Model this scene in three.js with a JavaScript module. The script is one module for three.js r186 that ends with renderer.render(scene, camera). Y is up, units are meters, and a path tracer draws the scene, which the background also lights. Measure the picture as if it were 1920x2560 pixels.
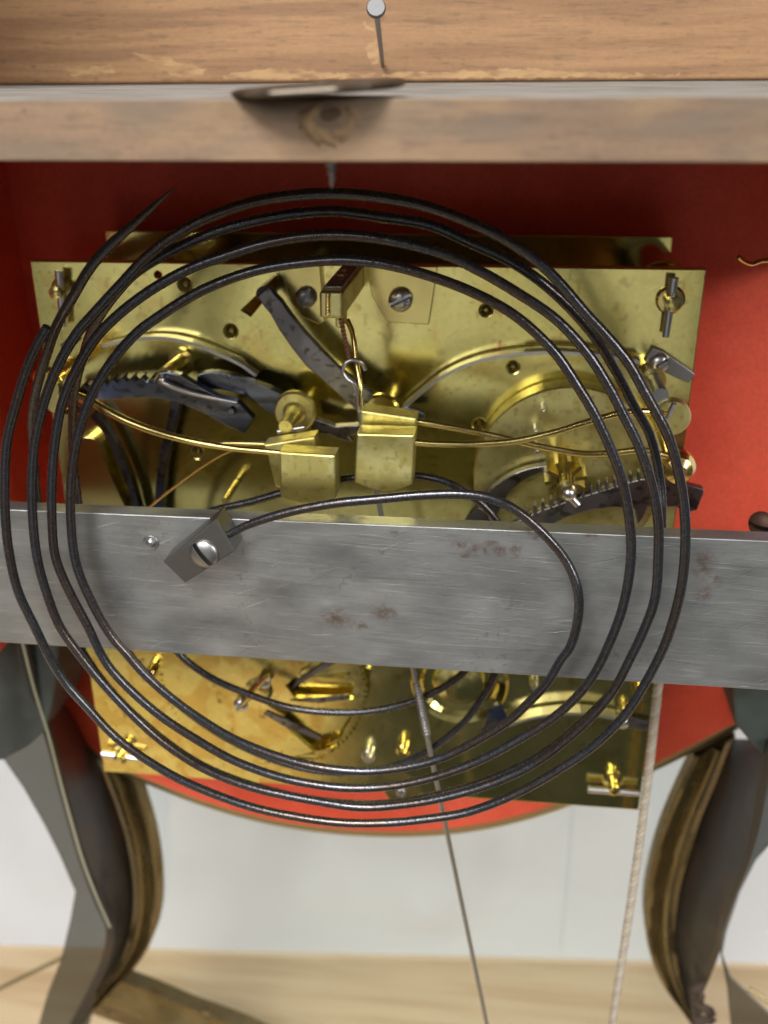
import * as THREE from 'three';
import { mergeGeometries, toCreasedNormals } from 'three/addons/utils/BufferGeometryUtils.js';
import { RoundedBoxGeometry } from 'three/addons/geometries/RoundedBoxGeometry.js';
import { RectAreaLightUniformsLib } from 'three/addons/lights/RectAreaLightUniformsLib.js';
import { Brush, Evaluator, SUBTRACTION } from 'three-bvh-csg';

// ------------------------------------------------------------------ camera, light, exposure
const scene = new THREE.Scene();
const PT = 0.434;                                   // height of the top edge of the movement's back plate above the table
const camera = new THREE.PerspectiveCamera(54.04, 0.75, 0.01, 20);
camera.rotation.order = 'YXZ';
camera.position.set(0.0356, PT + 0.0421, 0.2361);
camera.rotation.set(-0.4162, 0.1228, -0.008);
camera.focus = 0.195; camera.userData.fStop = 17;
camera.updateMatrixWorld(true);

scene.background = new THREE.Color().setRGB(0.045, 0.047, 0.049);   // the dim room all round
const renderer = new THREE.WebGLRenderer({ antialias: true });
renderer.toneMapping = THREE.LinearToneMapping;
renderer.toneMappingExposure = 1.0;
renderer.shadowMap.enabled = true;

RectAreaLightUniformsLib.init();
const LAMPS = [
  { at: new THREE.Vector3(-0.17, PT + 0.74, 0.72), aim: new THREE.Vector3(0, PT - 0.02, 0.05), w: 0.34, h: 0.30, power: 53, what: 'square white ceiling panel high above the clock, outside the view' },
  { at: new THREE.Vector3(-0.3, 1.25, 1.35), aim: new THREE.Vector3(-0.3, -0.05, 2.05), w: 1.3, h: 0.2, power: 50, what: 'long ceiling lamp that washes the far wall, outside the view' },
  { at: new THREE.Vector3(0.84, PT + 0.32, 0.66), aim: new THREE.Vector3(0.10, PT - 0.05, -0.03), w: 0.34, h: 0.30, power: 19, what: 'square lamp at the right of the open clock side, outside the view' },
  { at: new THREE.Vector3(-0.42, PT + 0.57, 1.32), aim: new THREE.Vector3(0, PT - 0.05, 0.03), w: 0.56, h: 0.46, power: 8, what: 'long white panel lamp farther left, outside the view' }];
const lampLights = LAMPS.map((L) => { const a = new THREE.RectAreaLight(new THREE.Color().setRGB(1, 0.975, 0.94), L.power, L.w, L.h); a.position.copy(L.at); a.lookAt(L.aim); scene.add(a); return a; });
const WINDOW = { at: new THREE.Vector3(0.05, 0.50, -0.85), aim: new THREE.Vector3(0.05, 0.25, -0.2), w: 0.9, h: 0.6 };   // the window behind the white sheet
const windowLight = new THREE.RectAreaLight(new THREE.Color().setRGB(0.87, 0.94, 1), 3.0, WINDOW.w, WINDOW.h);
windowLight.position.copy(WINDOW.at); windowLight.lookAt(WINDOW.aim); scene.add(windowLight);

// ------------------------------------------------------------------ helpers
const EYE = camera.position.clone(), V = (x, y, z) => new THREE.Vector3(x, y, z);
const ray = (px, py) => V((px - 960) / 2510, -(py - 1280) / 2510, -1).applyQuaternion(camera.quaternion);
/** where a spot measured on the photograph lies on the upright plane z */
const at = (px, py, z) => { const d = ray(px, py); return EYE.clone().addScaledVector(d, (z - EYE.z) / d.z); };
/** the size in metres of n photo pixels at that spot */
const sz = (n, px, py, z) => at(px + n / 2, py, z).distanceTo(at(px - n / 2, py, z));
let seed = 7; const rnd = () => { seed = (seed * 1664525 + 1013904223) >>> 0; return seed / 4294967296; };
const hash = (x, y, s) => { let h = Math.imul(x, 374761393) ^ Math.imul(y, 668265263) ^ Math.imul(s, 974634577); h = Math.imul(h ^ (h >>> 13), 1274126177); return ((h ^ (h >>> 16)) >>> 0) / 4294967296; };
const noise = (x, y, s = 0) => { const i = Math.floor(x), j = Math.floor(y), u = x - i, v = y - j, a = u * u * (3 - 2 * u), b = v * v * (3 - 2 * v);
  return (hash(i, j, s) * (1 - a) + hash(i + 1, j, s) * a) * (1 - b) + (hash(i, j + 1, s) * (1 - a) + hash(i + 1, j + 1, s) * a) * b; };
const fbm = (x, y, s = 0, o = 4) => { let t = 0, a = 0.5, n = 0; for (let k = 0; k < o; k++) { t += a * noise(x, y, s + k * 17); n += a; a *= 0.5; x *= 2.03; y *= 2.03; } return t / n; };
const sstep = (a, b, x) => { const t = Math.min(1, Math.max(0, (x - a) / (b - a))); return t * t * (3 - 2 * t); };
const mix = (a, b, t) => a + (b - a) * t, mix3 = (a, b, t) => [mix(a[0], b[0], t), mix(a[1], b[1], t), mix(a[2], b[2], t)];

/** a texture of w x h metres whose lower left corner is at (x0, y0); paint(x, y) in metres gives sRGB 0..1 or a grey */
function sheet(x0, y0, w, h, W, H, paint, color = true) {
  const d = new Uint8Array(W * H * 4);
  for (let j = 0; j < H; j++) for (let i = 0; i < W; i++) {
    const c = paint(x0 + (i + 0.5) / W * w, y0 + (j + 0.5) / H * h), o = (j * W + i) * 4, g = Array.isArray(c) ? c : [c, c, c];
    for (let k = 0; k < 3; k++) d[o + k] = Math.max(0, Math.min(255, Math.round(g[k] * 255)));
    d[o + 3] = 255;
  }
  const t = new THREE.DataTexture(d, W, H); t.wrapS = t.wrapT = THREE.MirroredRepeatWrapping; t.magFilter = THREE.LinearFilter; t.minFilter = THREE.LinearMipmapLinearFilter; t.generateMipmaps = true;
  t.repeat.set(1 / w, 1 / h); t.offset.set(-x0 / w, -y0 / h);
  if (color) t.colorSpace = THREE.SRGBColorSpace;
  t.needsUpdate = true; return t;
}
/** scratches: a height field of fine strokes along an angle */
function strokes(W, H, n, ang, spread, len, s, base = 128, amp = 60) {
  seed = s; const f = new Float32Array(W * H);
  for (let k = 0; k < n; k++) {
    let x = rnd() * W, y = rnd() * H; const a = ang + (rnd() - 0.5) * spread, l = len * (0.3 + rnd()), g = (rnd() - 0.45) * amp, c = Math.cos(a), q = Math.sin(a);
    for (let t = 0; t < l; t++) { const i = ((Math.floor(x) % W) + W) % W, j = ((Math.floor(y) % H) + H) % H; f[j * W + i] += g * Math.sin(Math.PI * t / l); x += c; y += q; }
  }
  return (i, j) => base + f[(((j % H) + H) % H) * W + (((i % W) + W) % W)];
}
function strokeTex(size, W, n, ang, spread, len, s, extra = () => 0, base = 128, amp = 60) {
  const f = strokes(W, W, n, ang, spread, len, s, base, amp);
  return sheet(0, 0, size, size, W, W, (x, y) => (f(Math.floor(x / size * W), Math.floor(y / size * W)) / 255) + extra(x, y), false);
}
/** uv in metres, by the way each face points */
function boxUV(g) {
  if (g.index) g = g.toNonIndexed();
  const p = g.attributes.position, uv = new Float32Array(p.count * 2), a = V(), b = V(), c = V();
  for (let i = 0; i < p.count; i += 3) {
    a.fromBufferAttribute(p, i); b.fromBufferAttribute(p, i + 1); c.fromBufferAttribute(p, i + 2);
    const n = b.clone().sub(a).cross(c.clone().sub(a)), X = Math.abs(n.x), Y = Math.abs(n.y), Z = Math.abs(n.z);
    [a, b, c].forEach((q, k) => { uv[(i + k) * 2] = Z >= X && Z >= Y ? q.x : Y >= X ? q.x : q.z; uv[(i + k) * 2 + 1] = Z >= X && Z >= Y ? q.y : Y >= X ? q.z : q.y; });
  }
  g.setAttribute('uv', new THREE.BufferAttribute(uv, 2)); return g;
}
const strip_ = (g) => { for (const k of Object.keys(g.attributes)) if (!['position', 'normal', 'uv'].includes(k)) g.deleteAttribute(k); return g; };
const names = new Map();
const numbered = (n) => { const k = names.get(n) ?? 0; names.set(n, k + 1); return k ? `${n}_${String(k).padStart(3, '0')}` : n; };
function thing(name, label, category, pos = V(0, 0, 0), group) {
  const o = new THREE.Group(); o.name = numbered(name); o.position.copy(pos); o.userData = { label, category };
  if (group) o.userData.group = group;
  scene.add(o); o.updateMatrixWorld(true); return o;
}
/** one named mesh from geometries given in world coordinates */
function part(parent, name, geos, mat, opt = {}) {
  let list = (Array.isArray(geos) ? geos : [geos]).map((g) => strip_(opt.uv ? (g.index ? g.toNonIndexed() : g) : boxUV(g)));
  const g = list.length > 1 ? mergeGeometries(list) : list[0];
  const m = new THREE.Mesh(g, mat); m.name = name; m.castShadow = m.receiveShadow = true;
  const o = V(); if (parent !== scene) { parent.getWorldPosition(o); g.translate(-o.x, -o.y, -o.z); }
  if (opt.label) m.userData.label = opt.label;
  if (opt.kind) m.userData.kind = opt.kind;
  parent.add(m); m.updateMatrixWorld(true); return m;
}
const smooth2 = (pts, n = 4, closed = true) => new THREE.CatmullRomCurve3(pts.map((p) => V(p.x, p.y, p.z ?? 0)), closed, 'centripetal').getPoints(pts.length * n);
/** a flat piece whose front face shows the outline pts (photo spots) on plane zf, t thick */
function slab(pts, zf, t, { bevel = 0.0002, smooth = 0, holes = [] } = {}) {
  let w = pts.map(([x, y]) => at(x, y, zf));
  if (smooth) { w = smooth2(w, smooth); w.pop(); }
  const s = new THREE.Shape(w.map((p) => new THREE.Vector2(p.x, p.y)));
  for (const h of holes) s.holes.push(new THREE.Path(h.map((p) => new THREE.Vector2(p.x, p.y))));
  const g = new THREE.ExtrudeGeometry(s, { depth: t - 2 * bevel, bevelEnabled: bevel > 0, bevelThickness: bevel, bevelSize: bevel, bevelOffset: -bevel, bevelSegments: 2, steps: 1, curveSegments: 24 });
  g.translate(0, 0, zf - t + bevel);
  return toCreasedNormals(g, 0.3);
}
/** a thin ribbon on edge that follows a path of photo spots on plane zf and reaches back by depth */
function ribbon(pts, zf, thick, depth) {
  const c = smooth2(pts.map(([x, y]) => at(x, y, zf)), 8, false), a = [], b = [];
  c.forEach((p, i) => { const q = c[Math.min(i + 1, c.length - 1)].clone().sub(c[Math.max(i - 1, 0)]).normalize(), n = V(-q.y, q.x, 0).multiplyScalar(thick / 2); a.push(p.clone().add(n)); b.push(p.clone().sub(n)); });
  const s = new THREE.Shape([...a, ...b.reverse()].map((p) => new THREE.Vector2(p.x, p.y)));
  const g = new THREE.ExtrudeGeometry(s, { depth, bevelEnabled: false }); g.translate(0, 0, zf - depth);
  return toCreasedNormals(g, 0.5);
}
/** a round wire through points in space; r may be a function of 0..1; flat gives the section a second radius */
function wire(points, r, { seg = 10, nr = 12, closed = false, flat = 1 } = {}) {
  const c = new THREE.CatmullRomCurve3(points, closed, 'centripetal'), n = Math.max(2, points.length * seg), f = c.computeFrenetFrames(n, closed), L = c.getLength();
  const P = [], N = [], U = [], I = [], R = typeof r === 'function' ? r : () => r;
  for (let i = 0; i <= n; i++) { const p = c.getPointAt(i / n), q = R(i / n);
    for (let k = 0; k <= nr; k++) { const a = k / nr * 2 * Math.PI, d = f.normals[i].clone().multiplyScalar(Math.cos(a)).addScaledVector(f.binormals[i], Math.sin(a) * flat);
      P.push(p.x + d.x * q, p.y + d.y * q, p.z + d.z * q); d.normalize(); N.push(d.x, d.y, d.z); U.push(i / n * L, k / nr * 2 * Math.PI * R(0.5)); } }
  for (let i = 0; i < n; i++) for (let k = 0; k < nr; k++) { const a = i * (nr + 1) + k, b = a + nr + 1; I.push(a, a + 1, b, b, a + 1, b + 1); }
  if (!closed) for (const [e, s] of [[0, -1], [n, 1]]) { const p = c.getPointAt(e / n), t = c.getTangentAt(e / n).multiplyScalar(s), o = P.length / 3; P.push(p.x, p.y, p.z); N.push(t.x, t.y, t.z); U.push(e / n * L, 0);
    for (let k = 0; k <= nr; k++) { const a = (e * (nr + 1) + k) * 3; P.push(P[a], P[a + 1], P[a + 2]); N.push(t.x, t.y, t.z); U.push(e / n * L, k / nr * 0.001); }
    for (let k = 0; k < nr; k++) s > 0 ? I.push(o, o + 1 + k, o + 2 + k) : I.push(o, o + 2 + k, o + 1 + k); }
  const g = new THREE.BufferGeometry(); g.setAttribute('position', new THREE.Float32BufferAttribute(P, 3)); g.setAttribute('normal', new THREE.Float32BufferAttribute(N, 3)); g.setAttribute('uv', new THREE.Float32BufferAttribute(U, 2)); g.setIndex(I);
  // wind the faces outwards
  const A = V(P[I[0] * 3], P[I[0] * 3 + 1], P[I[0] * 3 + 2]), B = V(P[I[1] * 3], P[I[1] * 3 + 1], P[I[1] * 3 + 2]), C = V(P[I[2] * 3], P[I[2] * 3 + 1], P[I[2] * 3 + 2]);
  if (B.sub(A).cross(C.sub(A)).dot(V(N[I[0] * 3], N[I[0] * 3 + 1], N[I[0] * 3 + 2])) < 0) { const m = n * nr * 6; for (let i = 0; i < m; i += 3) [I[i + 1], I[i + 2]] = [I[i + 2], I[i + 1]]; g.setIndex(I); }
  return g;
}
const P3 = (list) => list.map(([x, y, z]) => at(x, y, z));
/** a turned piece standing out from plane z towards the viewer; prof = [radius, height] pairs in metres */
function boss(px, py, z, prof, dir) {
  const g = new THREE.LatheGeometry(prof.map(([r, h]) => new THREE.Vector2(Math.max(r, 1e-6), h)), 40);
  const c = at(px, py, z), m = toCreasedNormals(g, 0.5);
  if (dir) m.applyQuaternion(new THREE.Quaternion().setFromUnitVectors(V(0, 1, 0), dir.clone().normalize())); else m.rotateX(Math.PI / 2);
  return m.translate(c.x, c.y, c.z);
}
const bossAt = (px, py, seen, z, prof) => { const c = at(px, py, seen), g = boss(px, py, z, prof), o = at(px, py, z); return g.translate(c.x - o.x, c.y - o.y, 0); };
const rod = (a, b, r0, r1 = r0, n = 14) => { const g = new THREE.CylinderGeometry(r1, r0, a.distanceTo(b), n, 1); g.applyQuaternion(new THREE.Quaternion().setFromUnitVectors(V(0, 1, 0), b.clone().sub(a).normalize())); const m = a.clone().add(b).multiplyScalar(0.5); return g.translate(m.x, m.y, m.z); };
const ball = (p, r, sy = 1) => new THREE.SphereGeometry(r, 20, 14).scale(1, sy, 1).translate(p.x, p.y, p.z);
/** a rounded block from its front outline's four corners (photo spots on zf), reaching back by t */
const csg = new Evaluator(); csg.useGroups = false; csg.attributes = ['position', 'normal'];
const screwHead = (() => {
  const dome = new THREE.LatheGeometry([[0.0001, 0.62], [0.3, 0.6], [0.55, 0.53], [0.78, 0.4], [0.94, 0.24], [1, 0.1], [1, -0.12], [0.0001, -0.12]].map(([a, b]) => new THREE.Vector2(a, b)), 40);
  const a = new Brush(dome), b = new Brush(new THREE.BoxGeometry(2.4, 0.9, 0.32).translate(0, 0.62, 0)); a.updateMatrixWorld(); b.updateMatrixWorld();
  return toCreasedNormals(csg.evaluate(a, b, SUBTRACTION).geometry, 0.5).rotateX(Math.PI / 2);
})();
const screw = (px, py, z, npx, ang, tall = 0.9) => { const r = sz(npx * 2, px, py, z) / 2, c = at(px, py, z); return screwHead.clone().scale(r, r, r * tall).rotateZ(ang).translate(c.x, c.y, c.z); };

// ------------------------------------------------------------------ materials
const std = (o) => new THREE.MeshPhysicalMaterial(o);
const lin = (r, g, b) => new THREE.Color().setRGB(r, g, b);
const brushed = strokeTex(0.06, 512, 1900, 0.62, 0.5, 80, 11, (x, y) => (fbm(x * 900, y * 900, 3, 2) - 0.5) * 0.12);
const fineRough = (lo, hi, s) => sheet(-0.09, -0.09, 0.18, 0.18, 512, 512, (x, y) => mix(lo, hi, sstep(0.3, 0.72, fbm(x * 70, y * 70, s, 5))), false);
const lacquer = at(520, 1760, 0), copperSpot = at(1250, 862, 0);
const plateLines = strokes(1024, 1024, 520, 0.25, 1.6, 60, 77, 0, 70);
const tarnish = sheet(-0.09, PT - 0.17, 0.18, 0.18, 1024, 1024, (x, y) => {
  const a = fbm(x * 55, y * 55, 21, 5), b = fbm(x * 210, y * 210, 5, 4), spot = sstep(0.74, 0.82, noise(x * 900, y * 900, 9)) * sstep(0.45, 0.6, b);
  let c = mix3([0.90, 0.86, 0.56], [0.85, 0.81, 0.50], sstep(0.35, 0.68, a));
  c = mix3(c, [0.83, 0.70, 0.40], sstep(0.6, 0.8, b) * 0.4);
  const g = fbm(x * 1100, y * 1100, 33, 2), k = plateLines(Math.floor((x + 0.09) / 0.18 * 1024), Math.floor((y - PT + 0.17) / 0.18 * 1024)) / 255; c = c.map((v) => v * (0.94 + 0.08 * g) + k * 0.5);
  const cs = Math.hypot((x - copperSpot.x) / 0.0006, (y - copperSpot.y) / 0.0016) + 0.9 * (noise(x * 2600, y * 2600, 2) - 0.5); c = mix3(c, [0.72, 0.5, 0.36], (1 - sstep(0.6, 1, cs)) * 0.8);
  const lq = sstep(0.055, 0.03, Math.hypot(x - lacquer.x, y - lacquer.y)); if (lq > 0) { const w = fbm(x * 60, y * 60, 3, 3), l = fbm(x * 95 + w * 2.4, y * 95, 12, 4), st = sstep(0.46, 0.5, l) * (1 - sstep(0.58, 0.7, l)); c = mix3(c, [0.74, 0.58, 0.28], st * lq * 0.4); c = mix3(c, [0.34, 0.25, 0.12], sstep(0.76, 0.86, fbm(x * 420, y * 420, 19, 3)) * lq * 0.5); }
  return mix3(c, [0.45, 0.36, 0.2], spot * 0.2);
});
const M = {
  brassPlate: std({ map: tarnish, metalness: 1, roughness: 1, roughnessMap: fineRough(0.15, 0.20, 31), bumpMap: brushed, bumpScale: 0.000014 }),
  brass: std({ color: lin(0.68, 0.57, 0.22), metalness: 1, roughness: 1, roughnessMap: fineRough(0.16, 0.24, 41), bumpMap: brushed, bumpScale: 0.000008 }),
  brassBright: std({ color: lin(0.80, 0.62, 0.24), metalness: 1, roughness: 0.2 }),
  steel: std({ color: lin(0.60, 0.60, 0.61), metalness: 1, roughness: 0.3 }),
  springSteel: std({ color: lin(0.62, 0.60, 0.56), metalness: 1, roughness: 0.36 }),
  steelDull: std({ color: lin(0.34, 0.34, 0.35), metalness: 1, roughness: 0.4, bumpMap: brushed, bumpScale: 0.000012 }),
  blockSteel: std({ color: lin(0.19, 0.187, 0.178), metalness: 1, roughness: 0.42, bumpMap: brushed, bumpScale: 0.00002 }),
  blued: std({ metalness: 1, roughness: 1, roughnessMap: fineRough(0.2, 0.36, 51), bumpMap: brushed, bumpScale: 0.00003,
    map: sheet(-0.09, PT - 0.17, 0.18, 0.18, 1024, 1024, (x, y) => { const a = fbm(x * 110, y * 110, 151, 4), b = fbm(x * 45, y * 45, 153, 3), q = fbm(x * 500, y * 900, 157, 3); let c = mix3([0.40, 0.41, 0.44], [0.31, 0.35, 0.47], sstep(0.42, 0.62, b)); c = mix3(c, [0.52, 0.50, 0.48], sstep(0.52, 0.72, a) * 0.7); return mix3(c, [0.24, 0.23, 0.24], sstep(0.58, 0.75, q) * 0.6); }) }),
  darkSteel: std({ metalness: 1, roughness: 1, roughnessMap: fineRough(0.24, 0.42, 61), bumpMap: brushed, bumpScale: 0.00003,
    map: sheet(-0.09, PT - 0.17, 0.18, 0.18, 1024, 1024, (x, y) => { const a = fbm(x * 120, y * 120, 161, 4), q = fbm(x * 600, y * 800, 167, 3); let c = mix3([0.47, 0.46, 0.465], [0.57, 0.555, 0.545], sstep(0.45, 0.7, a)); return mix3(c, [0.26, 0.23, 0.22], sstep(0.56, 0.75, q) * 0.6); }) }),
  pin: std({ color: lin(0.62, 0.62, 0.63), metalness: 1, roughness: 0.32, bumpMap: brushed, bumpScale: 0.00004 }),
  nailHead: std({ color: lin(0.13, 0.13, 0.135), metalness: 0.9, roughness: 0.55, bumpMap: brushed, bumpScale: 0.00004 }),
  cup: std({ color: lin(0.40, 0.34, 0.15), metalness: 1, roughness: 0.3 }),
  hole: std({ color: lin(0.012, 0.01, 0.008), roughness: 0.9 }),
  copper: std({ color: lin(0.32, 0.15, 0.09), metalness: 0.7, roughness: 0.45 }),
};
// gong wire: dark oxidised steel with brown patches
M.gong = std({ metalness: 0.85, roughness: 1,
  map: sheet(0, 0, 0.12, 0.007, 2048, 64, (x, y) => { const b = fbm(x * 130, y * 260, 71, 4), s = noise(x * 2600, y * 2600, 5); return mix3([0.30, 0.30, 0.315], [0.315, 0.285, 0.275], sstep(0.5, 0.75, b)).map((v) => v * (0.9 + 0.2 * s)); }),
  roughnessMap: sheet(0, 0, 0.05, 0.007, 1024, 64, (x, y) => mix(0.2, 0.33, fbm(x * 900, y * 900, 81, 3)), false),
  bumpMap: sheet(0, 0, 0.05, 0.007, 1024, 64, (x, y) => fbm(x * 1500, y * 1500, 91, 3), false), bumpScale: 0.00004 });
M.hammer = std({ metalness: 1, roughness: 1, roughnessMap: fineRough(0.36, 0.46, 37), bumpMap: strokeTex(0.03, 512, 900, 0.9, 0.8, 50, 23, (x, y) => -0.5 * sstep(0.72, 0.9, noise(x * 1400, y * 1400, 3))), bumpScale: 0.00003, map: sheet(-0.09, PT - 0.17, 0.18, 0.18, 1024, 1024, (x, y) => { const a = fbm(x * 260, y * 260, 121, 4), d = sstep(0.56, 0.8, fbm(x * 900, y * 900, 125, 4)); return mix3(mix3([0.90, 0.87, 0.60], [0.84, 0.79, 0.49], sstep(0.35, 0.7, a)), [0.58, 0.49, 0.28], d * 0.3); }) });

// ------------------------------------------------------------------ the setting: table and white sheet behind the clock
{
  const o = new THREE.Shape([[-1, 0.06], [-0.09, 0.06], [-0.09, 0.35], [1, 0.35], [1, 1.0], [-1, 1.0]].map(([x, y]) => new THREE.Vector2(x, y))), g = new THREE.ExtrudeGeometry(o, { depth: 0.026, bevelEnabled: true, bevelThickness: 0.002, bevelSize: 0.002, bevelSegments: 2 }).rotateX(-Math.PI / 2).translate(0, -0.028, 0.55);
  const t = part(scene, 'tabletop', g, std({ roughness: 0.55, map: sheet(-0.4, -0.5, 0.8, 0.8, 1024, 1024, (x, y) => { const g = fbm(x * 12, y * 160, 2, 4), q = fbm(x * 5, y * 40, 7, 3); return mix3([0.748, 0.665, 0.532], [0.673, 0.57, 0.429], sstep(0.3, 0.75, g * 0.6 + q * 0.4)); }) }));
  t.userData = { label: 'pale beige wooden tabletop below and behind the clock', kind: 'structure' };
  const nx = 300, ny = 140, s = new THREE.PlaneGeometry(1.5, 0.9, nx, ny), p = s.attributes.position;
  for (let i = 0; i < p.count; i++) { const x = p.getX(i), y = p.getY(i) + 0.45;
    const f = 0.010 * Math.sin(x * 34 + 1.2 * Math.sin(y * 7) + y * 4) + 0.016 * (fbm(x * 9 + y * 2.5, y * 5, 4, 4) - 0.5) * 2 + 0.004 * Math.sin(x * 83 - y * 22);
    p.setXYZ(i, x, y + 0.0015, -0.205 + f * sstep(0, 0.06, y) + 0.003 * Math.pow(Math.max(0, 0.05 - y) / 0.05, 2)); }
  const onTable = (px, py) => { const d = ray(px, py); return EYE.clone().addScaledVector(d, -EYE.y / d.y); }, e0 = onTable(0, 2357), e1 = onTable(1920, 2402), em = e0.clone().add(e1).multiplyScalar(0.5);
  s.translate(0, 0, 0.205).rotateY(-Math.atan2(e1.z - e0.z, e1.x - e0.x)).translate(em.x, 0, em.z);
  s.computeVertexNormals();
  const c = part(scene, 'backdrop_sheet', s, std({ roughness: 0.95, color: lin(0.72, 0.74, 0.765), transmission: 0.45, thickness: 0, side: THREE.DoubleSide, bumpMap: strokeTex(0.05, 512, 6000, 0, 0.1, 80, 5, (x, y) => 0.2 * Math.sin(y * 9000)), bumpScale: 0.00005 }));
  c.userData = { label: 'softly creased white cloth sheet hanging behind the clock', kind: 'structure' };
}

{ // the far wall of the room, behind the photographer: the brass and the steel bar mirror it
  const w = part(scene, 'wall', new THREE.BoxGeometry(1.6, 0.9, 0.08).translate(-0.3, -0.3, 2.1), std({ color: lin(0.74, 0.73, 0.70), roughness: 0.85 }));
  w.userData = { label: 'pale plain low wall of the room behind the photographer', kind: 'structure' };
}
// ------------------------------------------------------------------ the clock case
const caseO = thing('clock_case', 'open waisted wooden clock case seen from behind, painted red inside', 'clock case', V(0, 0, -0.02));
const ZF = -0.052;                                   // the red dial board
const shelfTop = EYE.y - 0.00335, shelfBot = EYE.y - 0.0107;
const wood = (x, y, tone) => { const w = fbm(x * 14, y * 60, 5, 3), g = fbm(x * 22 + w, y * 420 + w * 3, 8, 4), f = fbm(x * 60, y * 1500, 13, 3);
  let c = mix3(tone[0], tone[1], sstep(0.3, 0.7, g)); const sp = fbm(x * 1400, y * 2600, 17, 2), da = sstep(0.70, 0.86, noise(x * 330, y * 3000, 63)); c = c.map((v) => v * (0.90 + 0.12 * f + 0.08 * sp) * (1 - 0.10 * da));
  const pore = sstep(0.78, 0.95, fbm(x * 700, y * 2600, 23, 2)) * sstep(0.5, 0.75, noise(x * 60, y * 130, 29)); return mix3(c, tone[2], pore * 0.6); };
{
  const zb = -0.03, scars = [[[335, 130], [430, 148], [515, 172], [505, 190], [440, 188], [390, 175]], [[160, 172], [280, 160], [290, 180], [180, 190]], [[560, 186], [680, 170], [830, 180], [940, 186], [930, 196], [560, 196]], [[905, 50], [935, 70], [930, 80], [915, 70]], [[912, 120], [945, 95], [950, 160], [930, 165]], [[960, 184], [1300, 172], [1560, 182], [1700, 186], [1700, 192], [960, 198]]].map((l) => l.map(([x, y]) => at(x, y, zb)));
  const inside = (l, x, y) => { let d = -1e9, n = false; for (let i = 0, j = l.length - 1; i < l.length; j = i++) { const a = l[i], b = l[j]; if ((a.y > y) !== (b.y > y) && x < (b.x - a.x) * (y - a.y) / (b.y - a.y) + a.x) n = !n; } return n; };
  const map = sheet(-0.13, shelfTop - 0.01, 0.28, 0.07, 2048, 512, (x, y) => {
    let c = wood(x, y, [[0.535, 0.406, 0.278], [0.467, 0.344, 0.232], [0.271, 0.174, 0.103]]);
    const jx = x + 0.0016 * (fbm(x * 900, y * 900, 3, 3) - 0.5), jy = y + 0.0016 * (fbm(x * 700, y * 1400, 4, 3) - 0.5);
    if (scars.some((l) => inside(l, jx, jy))) c = mix3(c, [0.671, 0.556, 0.378], 0.6 * sstep(0.15, 0.7, fbm(x * 260, y * 900, 44, 3)));
    return c; });
  const bm = strokeTex(0.05, 512, 5000, 0, 0.08, 60, 3);
  const board = new RoundedBoxGeometry(0.5, 0.16, 0.014, 3, 0.001).translate(0.02, shelfTop + 0.0801, zb - 0.007);
  part(caseO, 'top_board', board, std({ map, roughness: 0.62, bumpMap: bm, bumpScale: 0.00013 }), { label: 'bare brown upper board with pale scars and grain' });
  const sideX = at(-35, 100, zb).x;
  part(caseO, 'hood_side', new RoundedBoxGeometry(0.012, 0.16, 0.15, 3, 0.001).translate(sideX - 0.006, shelfTop + 0.0803, 0.045), std({ color: lin(0.28, 0.17, 0.09), roughness: 0.6 }));
  const shMap = sheet(-0.13, shelfBot - 0.005, 0.28, 0.035, 2048, 256, (x, y) => { let c = wood(x * 1.2, y * 0.8, [[0.47, 0.38, 0.299], [0.407, 0.328, 0.261], [0.249, 0.182, 0.133]]);
    const d = fbm(x * 90, y * 360, 51, 5); c = mix3(c, [0.368, 0.328, 0.28], sstep(0.35, 0.75, d) * 0.5); c = mix3(c, [0.533, 0.442, 0.32], sstep(0.45, 0.75, fbm(x * 120 + 7, y * 360, 55, 5)) * 0.4); return c; });
  const sh = new RoundedBoxGeometry(0.42, shelfTop - shelfBot, 0.166, 3, 0.0003).translate(-0.02, (shelfTop + shelfBot) / 2, 0.105 - 0.083 + 0.0004);
  // top face dusted grey, other faces plain wood
  const q = boxUV(sh), n = q.attributes.normal, top = [], rest = [];
  for (let i = 0; i < n.count; i += 3) (n.getY(i) > 0.9 && n.getY(i + 1) > 0.9 && n.getY(i + 2) > 0.9 ? top : rest).push(i, i + 1, i + 2);
  q.setIndex([...rest, ...top]); q.addGroup(0, rest.length, 0); q.addGroup(rest.length, top.length, 1);
  const dust = std({ roughness: 0.75, map: sheet(-0.13, -0.05, 0.28, 0.17, 1024, 512, (x, y) => { const a = fbm(x * 120, y * 200, 61, 5); return mix3([0.534, 0.526, 0.51], [0.456, 0.436, 0.409], sstep(0.4, 0.7, a)); }) });
  const m = new THREE.Mesh(q, [std({ map: shMap, roughness: 0.7, bumpMap: bm, bumpScale: 0.0001 }), dust]); m.name = 'shelf'; m.castShadow = m.receiveShadow = true; m.userData.label = 'thick wooden shelf edge with a grey dusty top';
  q.translate(0, 0, 0.02); caseO.add(m);
  // torn old screw hole in the edge of the shelf
  const hc = at(825, 300, 0.1053); seed = 5; const chips = [];
  for (let k = 0; k < 15; k++) { const a = 0.4 + k / 15 * 6.28 + rnd() * 0.5, r = 0.0016 + rnd() * 0.0016, q = 0.0005 + rnd() * 0.0008; if (Math.sin(a) > 0.6) continue; chips.push(new THREE.TetrahedronGeometry(q, 1).scale(2.2, 0.8, 0.45).rotateZ(a + 1.57 + rnd() - 0.5).translate(hc.x + Math.cos(a) * r * 1.2, hc.y + Math.sin(a) * r * 0.75 - 0.0002, hc.z)); }
  part(m, 'torn_fibre', chips, std({ color: lin(0.21, 0.135, 0.07), roughness: 0.95 }), { label: 'pale torn wood fibres round an old hole' });
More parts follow.
